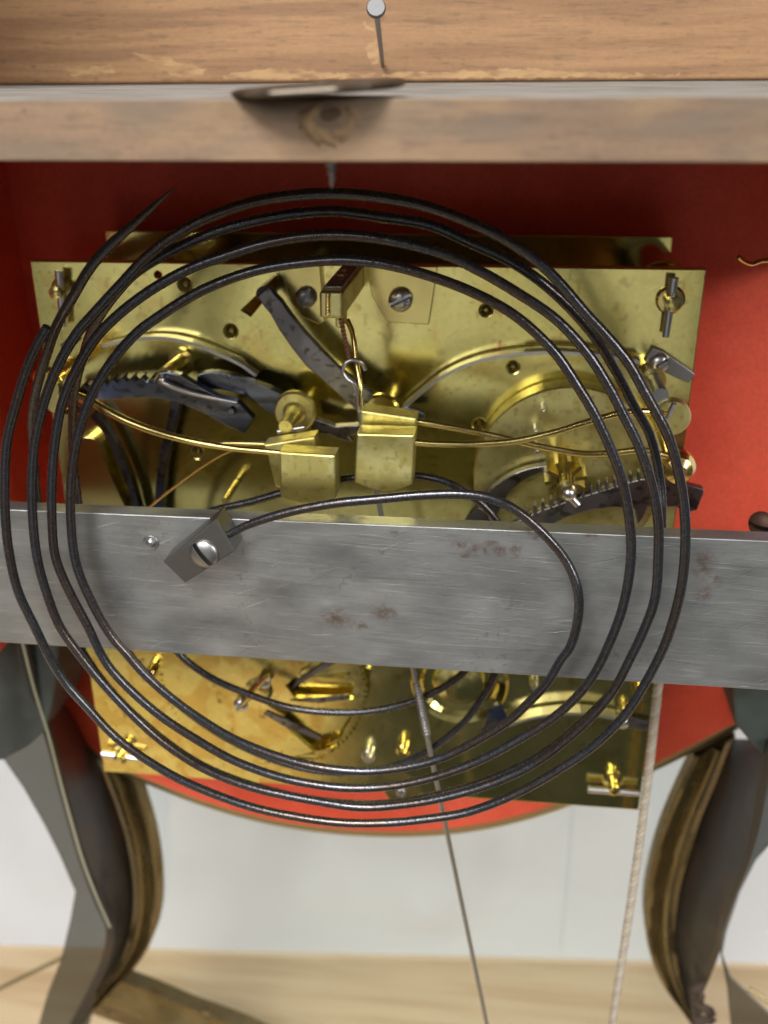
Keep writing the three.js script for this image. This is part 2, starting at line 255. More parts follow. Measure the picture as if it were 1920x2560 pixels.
  part(m, 'screw_hole', boss(828, 292, 0.10545, [[0.0012, 0], [0.0008, 0.00005], [0, 0.00006]]).translate(-hc.x, -hc.y, 0).scale(1.15, 0.62, 1).rotateZ(0.25).translate(hc.x, hc.y + 0.0004, 0), std({ color: lin(0.07, 0.04, 0.02), roughness: 0.95 }));
  
}
const redMap = sheet(-0.14, PT - 0.21, 0.28, 0.28, 1024, 1024, (x, y) => { const a = fbm(x * 45, y * 45, 2, 5), b = noise(x * 1500, y * 1500, 8); return mix3([0.92, 0.37, 0.27], [0.87, 0.305, 0.21], sstep(0.3, 0.7, a)).map((v) => v * (0.95 + 0.08 * b)); });
M.red = std({ map: redMap, roughness: 0.5, bumpMap: strokeTex(0.05, 512, 2500, 1.5, 0.5, 60, 19, (x, y) => 0.3 * (fbm(x * 300, y * 300, 3, 3) - 0.5)), bumpScale: 0.00008 });
const wallR = at(1800, 1750, ZF).x, wallL = at(150, 1100, ZF).x - 0.004;
{
  // dial board with its rounded foot
  const foot = [[-40, 1500], [60, 1640], [240, 1880], [420, 1968], [560, 2018], [700, 2052], [850, 2072], [1000, 2078], [1150, 2068], [1300, 2038], [1450, 1988], [1600, 1925], [1720, 1868], [1850, 1800], [1990, 1720]].map(([x, y]) => at(x, y, ZF));
  const fs = smooth2(foot, 6, false), out = [...fs, V(fs[fs.length - 1].x, shelfBot - 0.0005, 0), V(fs[0].x, shelfBot - 0.0005, 0)];
  const s = new THREE.Shape(out.map((p) => new THREE.Vector2(p.x, p.y)));
  part(caseO, 'dial_board', toCreasedNormals(new THREE.ExtrudeGeometry(s, { depth: 0.006, bevelEnabled: false }), 0.4).translate(0, 0, ZF - 0.006), M.red, { label: 'red painted board with a rounded foot' });
  part(caseO, 'foot_rim', wire(fs.map((p) => V(p.x, p.y - 0.0016, ZF - 0.003)).filter((_, i) => i % 3 === 0), 0.0021, { flat: 1.6 }), std({ color: lin(0.42, 0.34, 0.18), metalness: 1, roughness: 0.42 }), { label: 'dull brass rim under the red board' });
  const wall = (x, t, lo, hi) => part(caseO, 'side_wall', new THREE.BoxGeometry(0.01, hi - lo, 0.0917).translate(x + t / 2, (lo + hi) / 2, -0.0065), M.red);
  wall(wallL, -0.01, at(20, 1640, 0).y, shelfBot - 0.001);
  wall(wallR, 0.01, at(1900, 1718, 0.02).y, PT - 0.092);          // the right wall has its side door open between these two pieces
  wall(wallR, 0.01, PT - 0.004, shelfBot - 0.001);
}
// lower flanks: grey-green painted blocks below the red walls, then the waist panels with their brass mouldings
M.flank = std({ roughness: 0.6, map: sheet(-0.2, 0, 0.4, 0.5, 512, 512, (x, y) => mix3([0.27, 0.31, 0.30], [0.20, 0.22, 0.215], sstep(0.3, 0.7, fbm(x * 60, y * 60, 4, 4)))) });
M.black = std({ roughness: 0.5, clearcoat: 0.15, clearcoatRoughness: 0.2, map: sheet(-0.2, 0, 0.4, 0.5, 1024, 1024, (x, y) => { const a = fbm(x * 50 + y * 25, y * 30, 4, 4); return mix3(mix3([0.085, 0.075, 0.07], [0.13, 0.11, 0.095], sstep(0.45, 0.75, a)), [0.20, 0.125, 0.08], sstep(0.58, 0.72, fbm(x * 70, y * 28, 40, 4)) * 0.7); }) });
M.moulding = std({ roughness: 1, metalness: 0.85, roughnessMap: fineRough(0.24, 0.32, 93), map: sheet(-0.2, 0, 0.4, 0.5, 512, 512, (x, y) => mix3([0.50, 0.45, 0.32], [0.42, 0.37, 0.25], sstep(0.3, 0.75, fbm(x * 90, y * 60, 9, 4)))) });
const ZW = -0.062;
/** a curved sheet between two edges given in space, t thick along the normal */
function loft(A, B, t, n = 60, m = 8) {
  const ca = new THREE.CatmullRomCurve3(A, false, 'centripetal'), cb = new THREE.CatmullRomCurve3(B, false, 'centripetal'), P = [], I = [];
  const grid = []; for (let i = 0; i <= n; i++) { const a = ca.getPoint(i / n), b = cb.getPoint(i / n), row = []; for (let k = 0; k <= m; k++) row.push(a.clone().lerp(b, k / m)); grid.push(row); }
  const nor = (i, k) => { const u = grid[Math.min(i + 1, n)][k].clone().sub(grid[Math.max(i - 1, 0)][k]), v = grid[i][Math.min(k + 1, m)].clone().sub(grid[i][Math.max(k - 1, 0)]); return u.cross(v).normalize(); };
  for (const s of [0.5, -0.5]) for (let i = 0; i <= n; i++) for (let k = 0; k <= m; k++) { const p = grid[i][k].clone().addScaledVector(nor(i, k), s * t); P.push(p.x, p.y, p.z); }
  const w = m + 1, o = (n + 1) * w, quad = (a, b, c, d) => I.push(a, b, c, a, c, d);
  for (let i = 0; i < n; i++) for (let k = 0; k < m; k++) { const a = i * w + k; quad(a, a + w, a + w + 1, a + 1); quad(o + a, o + a + 1, o + a + w + 1, o + a + w); }
  for (let i = 0; i < n; i++) { const a = i * w, b = i * w + m; quad(a, o + a, o + a + w, a + w); quad(b, b + w, o + b + w, o + b); }
  for (let k = 0; k < m; k++) { const a = k, b = n * w + k; quad(a, a + 1, o + a + 1, o + a); quad(b, o + b, o + b + 1, b + 1); }
  const g = new THREE.BufferGeometry(); g.setAttribute('position', new THREE.Float32BufferAttribute(P, 3)); g.setIndex(I); g.computeVertexNormals(); return toCreasedNormals(g, 0.7);
}
/** a brass moulding of ridges swept along a path of photo spots; across = pixel offsets of the ridges, heights in metres */
function mouldStrip(inner, outer, z, prof) {
  const ci = new THREE.CatmullRomCurve3(inner.map(([x, y]) => at(x, y, z)), false, 'centripetal'), co = new THREE.CatmullRomCurve3(outer.map(([x, y]) => at(x, y, z)), false, 'centripetal'), n = 90, P = [], I = [], w = prof.length;
  for (let i = 0; i <= n; i++) { const a = ci.getPoint(i / n), b = co.getPoint(i / n), s = a.distanceTo(b); prof.forEach(([u, h]) => { const p = a.clone().lerp(b, u); P.push(p.x, p.y, p.z + h * Math.min(1, s / 0.006)); }); }
  for (let i = 0; i < n; i++) for (let k = 0; k < w; k++) { const a = i * w + k, b = i * w + (k + 1) % w; I.push(a, a + w, b, b, a + w, b + w); }
  const g = new THREE.BufferGeometry(); g.setAttribute('position', new THREE.Float32BufferAttribute(P, 3)); g.setIndex(I); g.computeVertexNormals(); return toCreasedNormals(g, 0.9);
}
const ridges = [[0, -0.006], [0, 0.0004], [0.03, 0.001], [0.1, 0.0013], [0.2, 0.001], [0.32, -0.0002], [0.42, -0.0008], [0.46, 0.0002], [0.50, 0.0016], [0.56, 0.0023], [0.62, 0.0024], [0.68, 0.0017], [0.72, 0.0004], [0.76, -0.0006], [0.88, -0.0012], [1, -0.002], [1, -0.006]];
{
  // left flank
  part(caseO, 'flank_block', slab([[-80, 1560], [150, 1560], [140, 1700], [128, 1770], [110, 1830], [70, 1868], [10, 1900], [-80, 1925]], -0.012, 0.03, { bevel: 0.001 }), M.flank);
  part(caseO, 'flank_block', slab([[1826, 1660], [2010, 1660], [2010, 2000], [1925, 1905], [1885, 1868], [1838, 1812]], -0.02, 0.026, { bevel: 0.001 }), M.flank);
  const LI = [[205, 1745], [265, 1840], [330, 1935], [366, 2030], [388, 2120], [398, 2210], [395, 2290], [375, 2360], [340, 2415], [290, 2465], [225, 2540], [180, 2610]];
  const LO = [[120, 1725], [212, 1850], [255, 1950], [292, 2050], [315, 2140], [326, 2230], [322, 2300], [304, 2370], [278, 2420], [245, 2465], [200, 2535], [165, 2605]];
  const LB = [[55, 1600], [85, 1720], [122, 1840], [150, 1950], [180, 2060], [210, 2160], [245, 2250], [275, 2318], [262, 2400], [222, 2490], [160, 2605]];
  const lp = part(caseO, 'waist_panel', loft(P3(LO.map(([x, y]) => [x, y, ZW])), P3(LB.map(([x, y], i) => [x, y, ZW + 0.055 - 0.004 * i])), 0.003), M.black);
  part(lp, 'moulding', mouldStrip(LI, LO, ZW, ridges), M.moulding, { label: 'ridged brass moulding on the left of the door' });
  part(lp, 'edge_bead', wire(P3(LB.map(([x, y], i) => [x, y, ZW + 0.0565 - 0.004 * i])).slice(0, 8), 0.00042), std({ color: lin(0.34, 0.36, 0.27), roughness: 0.5 }));
  const RI = [[1735, 1890], [1690, 1985], [1655, 2070], [1628, 2160], [1612, 2250], [1614, 2330], [1630, 2400], [1660, 2465], [1700, 2520], [1738, 2575]];
  const RO = [[1842, 1850], [1800, 1960], [1762, 2050], [1732, 2140], [1708, 2230], [1697, 2320], [1700, 2395], [1712, 2460], [1732, 2520], [1752, 2575]];
  const RB = [[1935, 1850], [1908, 1960], [1890, 2060], [1862, 2160], [1828, 2245], [1803, 2320], [1793, 2375], [1766, 2440], [1742, 2500], [1756, 2578]];
  const rp = part(caseO, 'waist_panel', loft(P3(RO.map(([x, y]) => [x, y, ZW])), P3(RB.map(([x, y], i) => [x, y, ZW + 0.045 - 0.004 * i])), 0.003), M.black);
  part(rp, 'moulding', mouldStrip(RI, RO, ZW, ridges), M.moulding, { label: 'ridged brass moulding on the right of the door' });
  part(rp, 'splinter', [[1752, 2490, 0.0016], [1760, 2520, 0.002], [1756, 2550, 0.0018], [1742, 2470, 0.0015]].map(([x, y, r], i) => new THREE.TetrahedronGeometry(r * 1.5, 1).scale(0.7, 2.0, 0.8).rotateZ(i * 0.7 + 0.3).translate(...at(x, y, -0.04).toArray())), std({ color: lin(0.05, 0.032, 0.022), roughness: 0.95 }));
  // lower rail of the glazed door
  part(caseO, 'door_rail', mouldStrip([[292, 2438], [380, 2470], [480, 2512], [590, 2552], [720, 2610]], [[208, 2525], [300, 2560], [400, 2590], [500, 2625], [620, 2680]], ZW - 0.004, [[0, -0.005], [0, 0.0022], [0.08, 0.0026], [0.12, 0.0006], [0.3, 0.0004], [0.4, 0.003], [0.5, 0.0036], [0.6, 0.0024], [0.68, 0.0004], [0.9, 0.0004], [1, 0], [1, -0.005]]), M.moulding, { label: 'brass lower rail of the door' });
  part(caseO, 'side_rail', rod(at(-60, 2500, -0.06), at(160, 2392, -0.075), 0.0009), M.moulding);
  part(caseO, 'side_rail', rod(at(1868, 2470, -0.06), at(1990, 2545, -0.05), 0.0009), M.moulding);
  // panes
  const tint = std({ color: lin(0.42, 0.43, 0.42), transmission: 1, thickness: 0, roughness: 0.06, ior: 1.5, side: THREE.DoubleSide });
  part(caseO, 'side_pane', slab([[-60, 1890], [10, 1900], [60, 1972], [110, 2060], [150, 2140], [188, 2228], [176, 2300], [152, 2400], [120, 2480], [85, 2600], [215, 2600], [240, 2480], [262, 2400], [275, 2320], [210, 2160], [150, 1950], [110, 1790], [-60, 1790]], -0.045, 0.0016, { bevel: 0 }), tint, { label: 'grey tinted pane at the left of the case' });
  part(caseO, 'side_pane', slab([[1910, 1880], [1892, 2060], [1862, 2165], [1805, 2330], [1800, 2380], [1818, 2470], [1830, 2600], [1990, 2600], [1905, 2520], [1830, 2450], [1806, 2385], [1816, 2330], [1850, 2230], [1890, 2150], [1990, 2040], [1990, 1890]], -0.045, 0.0016, { bevel: 0 }), tint, { label: 'grey tinted pane at the right of the case' });
  const clear = std({ color: lin(0.96, 0.98, 0.97), transmission: 1, thickness: 0, roughness: 0.02, ior: 1.5, side: THREE.DoubleSide });
  part(caseO, 'door_pane', slab([[270, 1900], [340, 2060], [360, 2240], [330, 2400], [280, 2470], [420, 2560], [700, 2640], [1500, 2640], [1720, 2540], [1650, 2380], [1655, 2240], [1700, 2050], [1780, 1880]], ZW - 0.0075, 0.0016, { bevel: 0 }), clear);
}

// ------------------------------------------------------------------ the movement
const mv = thing('clock_movement', 'olive brass clock movement with steel racks and hammers, mounted inside the red case', 'clock movement', V(0, PT - 0.1535, 0));
{
  const circle = (px, py, npx, z = 0) => { const c = at(px, py, z), r = sz(npx * 2, px, py, z) / 2; return Array.from({ length: 28 }, (_, k) => V(c.x + r * Math.cos(k / 28 * 6.2832), c.y + r * Math.sin(k / 28 * 6.2832), 0)); };
  const cups = [[462, 712, 17], [577, 828, 17], [1215, 776, 16], [1283, 918, 16], [1198, 1061, 16], [492, 1130, 17]];

  const slot = [[692, 684], [704, 704], [628, 797], [596, 776]].map(([x, y]) => at(x, y, 0));
  const bp = part(mv, 'back_plate', slab([[74, 652], [1767, 673], [1597, 2026], [260, 1929]], 0, 0.003, { bevel: 0.0003, holes: [slot, circle(395, 687, 8), ...cups.map(([x, y, n]) => circle(x, y, n))] }), M.brassPlate, { label: 'large olive brass plate, scratched' });
  for (const [x, y, n] of cups) { const r = sz(n * 2, x, y, 0) / 2; part(bp, 'pivot_hole', boss(x, y, 0, [[r * 0.99, -0.0001], [r * 0.9, 0.0001], [r * 0.8, -0.0002], [r * 0.62, -0.0009], [r * 0.38, -0.0013], [r * 0.36, -0.0005], [0.22 * r, -0.0003], [0, -0.0003]]), M.cup); }
  part(mv, 'front_plate', slab([[262, 577], [1683, 592], [1560, 1800], [350, 1760]], -0.045, 0.003, { bevel: 0.0003 }), M.brassPlate);
  const sb = [[1290, 600], [1560, 610], [1560, 690], [1290, 680]]; void sb;
  const bar = (x, y, n) => boss(x, y, -0.0445, [[0, 0.03], [sz(n * 2, x, y, -0.02) / 2 - 0.0004, 0.03], [sz(n * 2, x, y, -0.02) / 2, 0.0296], [sz(n * 2, x, y, -0.02) / 2, 0.0], [0, 0]]);
  part(mv, 'spring_barrel', bar(1618, 668, 72), M.brassPlate); part(mv, 'spring_barrel', bar(430, 700, 90), M.brassPlate);
  for (const [x, y, z] of [[150, 715, 0], [1680, 745, 0], [305, 1880, 0], [1535, 1940, 0]]) part(mv, 'pillar', rod(at(x, y, -0.042), at(x, y, -0.0035), 0.004, 0.004, 24), M.brass);
  // pillar ends with their taper pins
  const ends = [[146, 728, 28, [[147, 676], [158, 816]]], [1680, 756, 37, [[1685, 694], [1664, 842]]], [303, 1892, 28, [[256, 1884], [350, 1897]]], [1534, 1966, 26, [[1470, 1973], [1598, 1984]]]];
  for (const [x, y, n, [a, b]] of ends) {
    const r = sz(n * 2, x, y, 0) / 2, e = part(mv, 'pillar_end', bossAt(x, y, 0.003, 0, [[r, 0.00005], [r, 0.0006], [r * 0.86, 0.0012], [r * 0.5, 0.0014], [r * 0.46, 0.0034], [r * 0.56, 0.0042], [r * 0.52, 0.0052], [r * 0.3, 0.0056], [0, 0.0057]]), M.brass);
    part(e, 'taper_pin', rod(at(a[0], a[1], 0.0026), at(b[0], b[1], 0.0026), 0.0011, 0.0008), M.pin);
  }
  // snail disc at the right with its small pins
  const r = sz(480, 1420, 1190, 0.0077) / 2;
  const sn = part(mv, 'snail_disc', bossAt(1420, 1195, 0.0077, 0, [[r * 0.97, 0.0008], [r, 0.0012], [r, 0.0071], [r * 0.985, 0.0076], [r * 0.5, 0.0077], [0, 0.0077]]), M.hammer, { label: 'broad flat brass disc at the right' });
  for (const [x, y] of [[1357, 1020], [1338, 1070], [1341, 1118]]) { const p = at(x, y - 6, 0.0075); part(sn, 'pin', [rod(p, p.clone().add(V(0, 0, 0.004)), 0.0006), ball(p.clone().add(V(0, 0, 0.004)), 0.0006)], M.steel); }
  // left snail bridge: a stepped brass cock half hidden behind the gong
  part(mv, 'brass_bridge', slab([[180, 1110], [218, 1092], [250, 1108], [258, 1140], [275, 1185], [300, 1240], [330, 1320], [190, 1320]], 0.004, 0.004, { smooth: 3 }), M.brass);
  // blued arms
  part(mv, 'blued_strip', ribbon([[228, 1035], [262, 1075], [300, 1150], [325, 1215], [350, 1310]], 0.0055, 0.0018, 0.003), M.blued);
  part(mv, 'blued_strip', ribbon([[440, 1000], [428, 1060], [408, 1150], [398, 1240], [396, 1330]], 0.0055, 0.0022, 0.003), M.blued);
  // flat springs
  part(mv, 'flat_spring', ribbon([[255, 866], [330, 850], [410, 846], [480, 860], [545, 886], [600, 912], [640, 940]], 0.0045, 0.0008, 0.003), M.springSteel, { label: 'thin bowed steel spring at the left' });
  part(mv, 'flat_spring', ribbon([[1008, 1022], [1050, 985], [1110, 940], [1190, 905], [1280, 888], [1380, 882], [1480, 888], [1600, 905]], 0.0055, 0.0008, 0.0035), M.springSteel, { label: 'long bowed steel spring at the right' });
  // spring foot with its screw at the right
  const foot = part(mv, 'spring_foot', slab([[1632, 870], [1660, 880], [1738, 935], [1722, 958], [1690, 945], [1640, 920], [1612, 905]], 0.0018, 0.0016), M.steelDull, { label: 'grey steel spring foot' });
  part(foot, 'screw', screw(1648, 908, 0.0022, 26, 0.6), M.steel);
  // rack at the left
  const teethUp = (list, lean, h, w) => { const out = []; for (let i = 0; i < list.length; i++) { const [x, y] = list[i]; out.push([x - w * 0.5, y], [x - w * 0.16, y - h * 0.45], [x + lean, y - h], [x + w * 0.12, y - h * 0.35], [x + w * 0.5, y + 1]); } return out; };
  const lt = []; for (let k = 0; k < 8; k++) lt.push([208 + k * 24.5, 972 - 22 * Math.sin(Math.min(1, k / 7) * 1.9) * 0.9]);
  part(mv, 'rack', slab([[176, 1000], [184, 985], ...teethUp(lt, 7, 19, 22), [392, 946], [398, 933], [418, 930], [450, 938], [500, 968], [545, 992], [592, 1003], [602, 1012], [634, 1046], [611, 1085], [560, 1062], [501, 1028], [444, 1006], [386, 994], [309, 996], [247, 1000], [200, 1012]], 0.0125, 0.0026, { bevel: 0.00025 }), M.blued, { label: 'blued steel rack with hooked teeth' });
  part(mv, 'rack_stop', [wire(P3([[398, 950, 0.0132], [412, 958, 0.0138], [470, 980, 0.0136], [560, 1000, 0.0132], [592, 1006, 0.013]]), (t) => 0.0007 - 0.0003 * t), ball(at(404, 950, 0.0135), 0.001)], M.steel);
  part(mv, 'brass_stud', [rod(at(455, 905, 0.0005), at(412, 938, 0.0115), 0.0022, 0.002, 24), rod(at(455, 905, 0.0003), at(452, 907, 0.0012), 0.0034, 0.0034, 24)], M.brass);
  part(mv, 'brass_stud', rod(at(560, 1035, 0.001), at(577, 1030, 0.014), 0.0007), M.darkSteel);
  // hook lever with its collet
  const hk = part(mv, 'hook_lever', slab([[492, 955], [493, 940], [518, 931], [548, 932], [580, 939], [634, 957], [690, 978], [720, 1000], [700, 1050], [688, 1040], [660, 1022], [627, 998], [596, 983], [545, 974], [510, 973], [496, 966]], 0.0085, 0.003, { smooth: 3 }), M.blued, { label: 'blued steel hook lever' });
  part(hk, 'lever_tail', slab([[770, 1045], [800, 1052], [838, 1066], [905, 1062], [905, 1080], [870, 1092], [882, 1106], [850, 1098], [820, 1086], [780, 1084]], 0.0085, 0.0025), M.darkSteel);
  const cr = sz(104, 740, 1025, 0.011) / 2;
  const co = part(mv, 'collet', [boss(740, 1025, 0.0086, [[0, 0], [cr, 0], [cr, 0.0012], [cr * 0.9, 0.0019], [cr * 0.55, 0.0022], [cr * 0.42, 0.003], [cr * 0.35, 0.006], [cr * 0.3, 0.0105], [cr * 0.34, 0.0108], [cr * 0.3, 0.0125], [0, 0.0128]]), rod(at(740, 1025, 0), at(740, 1025, 0.009), 0.002)], M.hammer, { label: 'round brass collet with a pointed post' });
  part(co, 'taper_pin', rod(at(694, 1079, 0.0196), at(762, 1068, 0.0196), 0.0006), M.steel);
  // long steel lever out of the slot
  const L1 = [[642, 741], [660, 768], [675, 785], [697, 825], [727, 868], [765, 916], [816, 960], [866, 1006], [897, 1030]], L2 = [[673, 714], [690, 738], [704, 752], [730, 790], [765, 833], [802, 874], [845, 917], [891, 955], [945, 994]];
  part(mv, 'long_lever', [slab([...L1, [945, 1050], [975, 1020], ...[...L2].reverse()], 0.0105, 0.0024, { bevel: 0.0004 }), rod(at(660, 735, 0.0095), at(655, 735, -0.02), 0.0018)], M.darkSteel, { label: 'long grey steel lever rising out of the slot' });
  const c2 = sz(90, 955, 1022, 0.012) / 2;
  part(mv, 'collet', [boss(955, 1025, 0.0106, [[0, 0], [c2, 0], [c2, 0.0012], [c2 * 0.9, 0.002], [c2 * 0.4, 0.0024], [c2 * 0.36, 0.006], [0, 0.0062]]), rod(at(955, 1025, 0), at(955, 1025, 0.011), 0.002)], M.brass);
  part(mv, 'lever_tail', slab([[1005, 1024], [1035, 1024], [1060, 1034], [1062, 1046], [1040, 1050], [1000, 1046]], 0.0075, 0.0022), M.blued);
  part(mv, 'dark_slot', slab([[150, 862], [185, 832], [200, 850], [160, 888]], 0.0009, 0.0008), M.darkSteel);
  // suspension cock
  const zc = 0.031;
  const sc = part(mv, 'suspension_foot', [slab([[690, 662], [800, 664], [812, 805], [800, 812], [760, 795], [730, 760]], 0.0022, 0.0022), slab([[915, 664], [1094, 667], [1072, 812], [968, 806], [930, 742]], 0.0022, 0.0022)], M.brass, { label: 'brass foot of the suspension cock' });
  part(sc, 'screw', screw(764, 744, 0.003, 26, 1.1), M.steelDull); part(sc, 'screw', screw(1001, 750, 0.003, 30, 0.45), M.steel);
  const fa = at(797, 729, zc), fb = at(858, 798, zc), w = fb.x - fa.x, h = fa.y - fb.y;
  const blk = part(mv, 'suspension_block', [new RoundedBoxGeometry(w, h, zc - 0.0003, 3, 0.0007).translate(fa.x + w / 2, fa.y - h / 2, zc / 2 + 0.0001), new RoundedBoxGeometry(w * 0.34, 0.0028, 0.006, 2, 0.0004).translate(fb.x - w * 0.28, fb.y - 0.0012, zc - 0.006)], M.hammer, { label: 'brass block that carries the pendulum' });
  for (let k = 0; k < 8; k++) { const q = at(820, 737 + k * 7, zc); part(blk, 'bead', new THREE.SphereGeometry(0.00042, 10, 8).scale(1.5, 1, 0.7).translate(q.x, q.y, zc), M.brassBright); }
  part(blk, 'steel_cheek', new RoundedBoxGeometry(w * 0.8, 0.0006, zc - 0.006, 2, 0.0002).translate(fa.x + w * 0.5, fa.y + 0.0003, zc / 2), M.steelDull);
  part(blk, 'silk_knot', [[853, 700, 0.02], [860, 690, 0.016], [850, 688, 0.019], [858, 676, 0.013]].map(([x, y, z], i) => new THREE.IcosahedronGeometry(0.0009, 1).scale(1, 0.8, 1.2).rotateY(i).translate(...at(x, y, z).toArray())), M.copper, { label: 'brown silk knot' });
  const tw = []; for (const s of [0, Math.PI]) tw.push(wire(Array.from({ length: 46 }, (_, k) => { const t = k / 45, p = at(mix(852, 874, t), mix(798, 905, t), 0.0285), a = s + t * 34; return p.add(V(0.00028 * Math.cos(a), 0, 0.00028 * Math.sin(a))); }), 0.0003, { seg: 3, nr: 6 }));
  part(mv, 'twisted_cord', tw, M.copper, { label: 'brown twisted suspension cord' });
  part(mv, 'brass_rod', wire(P3([[868, 800, 0.022], [882, 835, 0.024], [890, 900, 0.026], [900, 960, 0.028], [904, 1015, 0.029]]), 0.0006), M.brass);
  part(mv, 'steel_hook', wire(P3([[914, 925, 0.0285], [902, 906, 0.029], [882, 900, 0.0293], [864, 908, 0.0295], [857, 928, 0.0295], [866, 946, 0.0295], [884, 960, 0.029], [892, 985, 0.0285], [897, 1030, 0.028]]), 0.00042), M.steel);
  // arbors that carry the hammers
  const arbor = (pts, rr, mats) => pts.slice(1).map((p, i) => rod(P3([pts[i]])[0], P3([p])[0], rr[i], rr[i], 22));
  part(mv, 'arbor_bush', arbor([[1626, 938, 0.0008], [1634, 952, 0.007]], [0.0029]), M.brass);
  part(mv, 'arbor', arbor([[1634, 952, 0.0072], [1652, 990, 0.021]], [0.0017]), M.steelDull);
  const rr = sz(96, 1678, 1032, 0.021) / 2;
  const rc = part(mv, 'hammer_collet', boss(1676, 1035, 0.0195, [[0, 0], [rr * 0.92, 0], [rr, 0.0006], [rr, 0.0024], [rr * 0.92, 0.0031], [rr * 0.5, 0.0034], [0, 0.0035]]), M.hammer, { label: 'round brass hammer collet at the right edge' });
  part(rc, 'taper_pin', rod(at(1668, 1045, 0.0244), at(1686, 1008, 0.0246), 0.0006), M.steel);
  part(mv, 'hammer_boss', [boss(1690, 1160, 0.016, [[0, 0], [rr * 0.95, 0], [rr * 1.02, 0.0008], [rr * 0.98, 0.0026], [rr * 0.75, 0.0044], [rr * 0.4, 0.0054], [0, 0.0057]]), rod(at(1655, 1150, 0.0), at(1690, 1160, 0.017), 0.002)], M.brassBright, { label: 'domed brass hammer boss' });
  part(mv, 'hammer_boss', [boss(118, 938, 0.0165, [[0, 0], [0.0022, 0], [0.0026, 0.0006], [0.0024, 0.003], [0.0016, 0.0038], [0, 0.004]]), boss(172, 912, 0.008, [[0, 0], [0.0022, 0], [0.0022, 0.003], [0, 0.0034]]), rod(at(160, 925, 0), at(135, 950, 0.02), 0.0018)], M.brassBright);
  part(mv, 'hammer_collet', [boss(128, 960, 0.0195, [[0, 0], [rr * 0.7, 0], [rr * 0.78, 0.0006], [rr * 0.74, 0.0028], [0, 0.0032]]), boss(152, 1000, 0.0185, [[0, 0], [0.0026, 0], [0.0024, 0.003], [0, 0.0033]])], M.brass, { label: 'brass hammer collet at the left edge' });
  part(mv, 'small_steel_rod', [rod(at(120, 1015, 0.012), at(215, 1005, 0.016), 0.0011), rod(at(140, 1030, 0.01), at(205, 1022, 0.014), 0.0009)], M.blued);
  // hammer heads on their wires
  const head = (front, zf, t) => slab(front, zf, t, { bevel: 0.0004 });
  const h1 = part(mv, 'hammer', [head([[660, 1112], [786, 1092], [790, 1130], [790, 1238], [720, 1230], [688, 1216]], 0.0275, 0.0052)], M.hammer, { label: 'rear left brass hammer head, mostly hidden' });
  part(h1, 'hammer_wire', wire(P3([[200, 1000, 0.024], [300, 1040, 0.0255], [400, 1082, 0.0255], [500, 1106, 0.025], [600, 1108, 0.0248], [672, 1110, 0.0248]]), (t) => 0.0007 - 0.0002 * t), M.brass);
  const h2 = part(mv, 'hammer', [head([[698, 1130], [838, 1139], [842, 1240], [836, 1250], [780, 1261], [740, 1258], [706, 1248], [700, 1236]], 0.0345, 0.0055)], M.hammer, { label: 'front left brass hammer head, pitted' });
  part(h2, 'hammer_wire', wire(P3([[180, 985, 0.025], [230, 1006, 0.027], [300, 1044, 0.029], [380, 1076, 0.030], [480, 1103, 0.031], [580, 1120, 0.0315], [640, 1126, 0.032], [702, 1132, 0.032]]), (t) => 0.00105 - 0.0004 * t), M.brass, { label: 'bent brass wire of the left hammers' });
  const h3 = part(mv, 'hammer', [head([[901, 1026], [1041, 1046], [1036, 1120], [895, 1118]], 0.0272, 0.0058)], M.hammer, { label: 'rear right brass hammer head, standing higher' });
  part(h3, 'hammer_wire', wire(P3([[1030, 1052, 0.0245], [1090, 1062, 0.0245], [1180, 1078, 0.0238], [1270, 1098, 0.0226], [1360, 1118, 0.0215], [1460, 1134, 0.0205], [1530, 1132, 0.02], [1600, 1126, 0.02], [1668, 1140, 0.0195]]), (t) => 0.00072 + 0.0001 * t), M.brass, { label: 'brass wire sloping down to the right' });
  const h4 = part(mv, 'hammer', [head([[892, 1084], [1036, 1088], [1034, 1150], [1031, 1212], [990, 1226], [960, 1229], [920, 1220], [886, 1206], [888, 1150]], 0.0345, 0.0062)], M.hammer, { label: 'front right brass hammer head, round bottomed' });
  part(h4, 'hammer_wire', wire(P3([[1030, 1106, 0.0315], [1100, 1110, 0.031], [1200, 1110, 0.030], [1290, 1102, 0.029], [1380, 1082, 0.028], [1480, 1052, 0.0265], [1560, 1032, 0.0255], [1640, 1030, 0.0235], [1668, 1034, 0.0225]]), (t) => 0.00072 + 0.0001 * t), M.brass, { label: 'brass wire rising to the right collet' });
  part(mv, 'wire_spring', wire(P3([[600, 1118, 0.023], [560, 1134, 0.0215], [500, 1170, 0.019], [430, 1222, 0.0165], [370, 1270, 0.015], [330, 1300, 0.014]]), 0.00032), M.brass);
  part(mv, 'pin', rod(at(592, 1206, 0.0005), at(562, 1252, 0.011), 0.0009), M.brass);
  // gathering pallet and lower rack at the right
  const gp = at(1412, 1180, 0.0125), teeth = [];
  for (let k = 0; k < 10; k++) { const a = k / 10 * 6.283 + 0.2; teeth.push(new THREE.BoxGeometry(0.0028, 0.0009, 0.011).translate(0.0034, 0, 0).rotateZ(a).translate(gp.x, gp.y, gp.z)); }
  const pin = part(mv, 'pinion', [boss(1412, 1180, 0.0078, [[0.0024, 0], [0.0024, 0.0115], [0, 0.0125]]), ...teeth], M.brass, { label: 'small toothed brass pinion' });
  part(pin, 'pivot', [rod(at(1418, 1212, 0.012), at(1421, 1230, 0.0195), 0.0016), ball(at(1421, 1232, 0.0198), 0.0019), rod(at(1424, 1240, 0.018), at(1445, 1262, 0.018), 0.0009)], M.steel);
  const rt = []; for (let k = 0; k < 15; k++) { const t = k / 14; rt.push([1318 + 280 * t, 1292 - 94 * Math.pow(t, 0.85)]); }
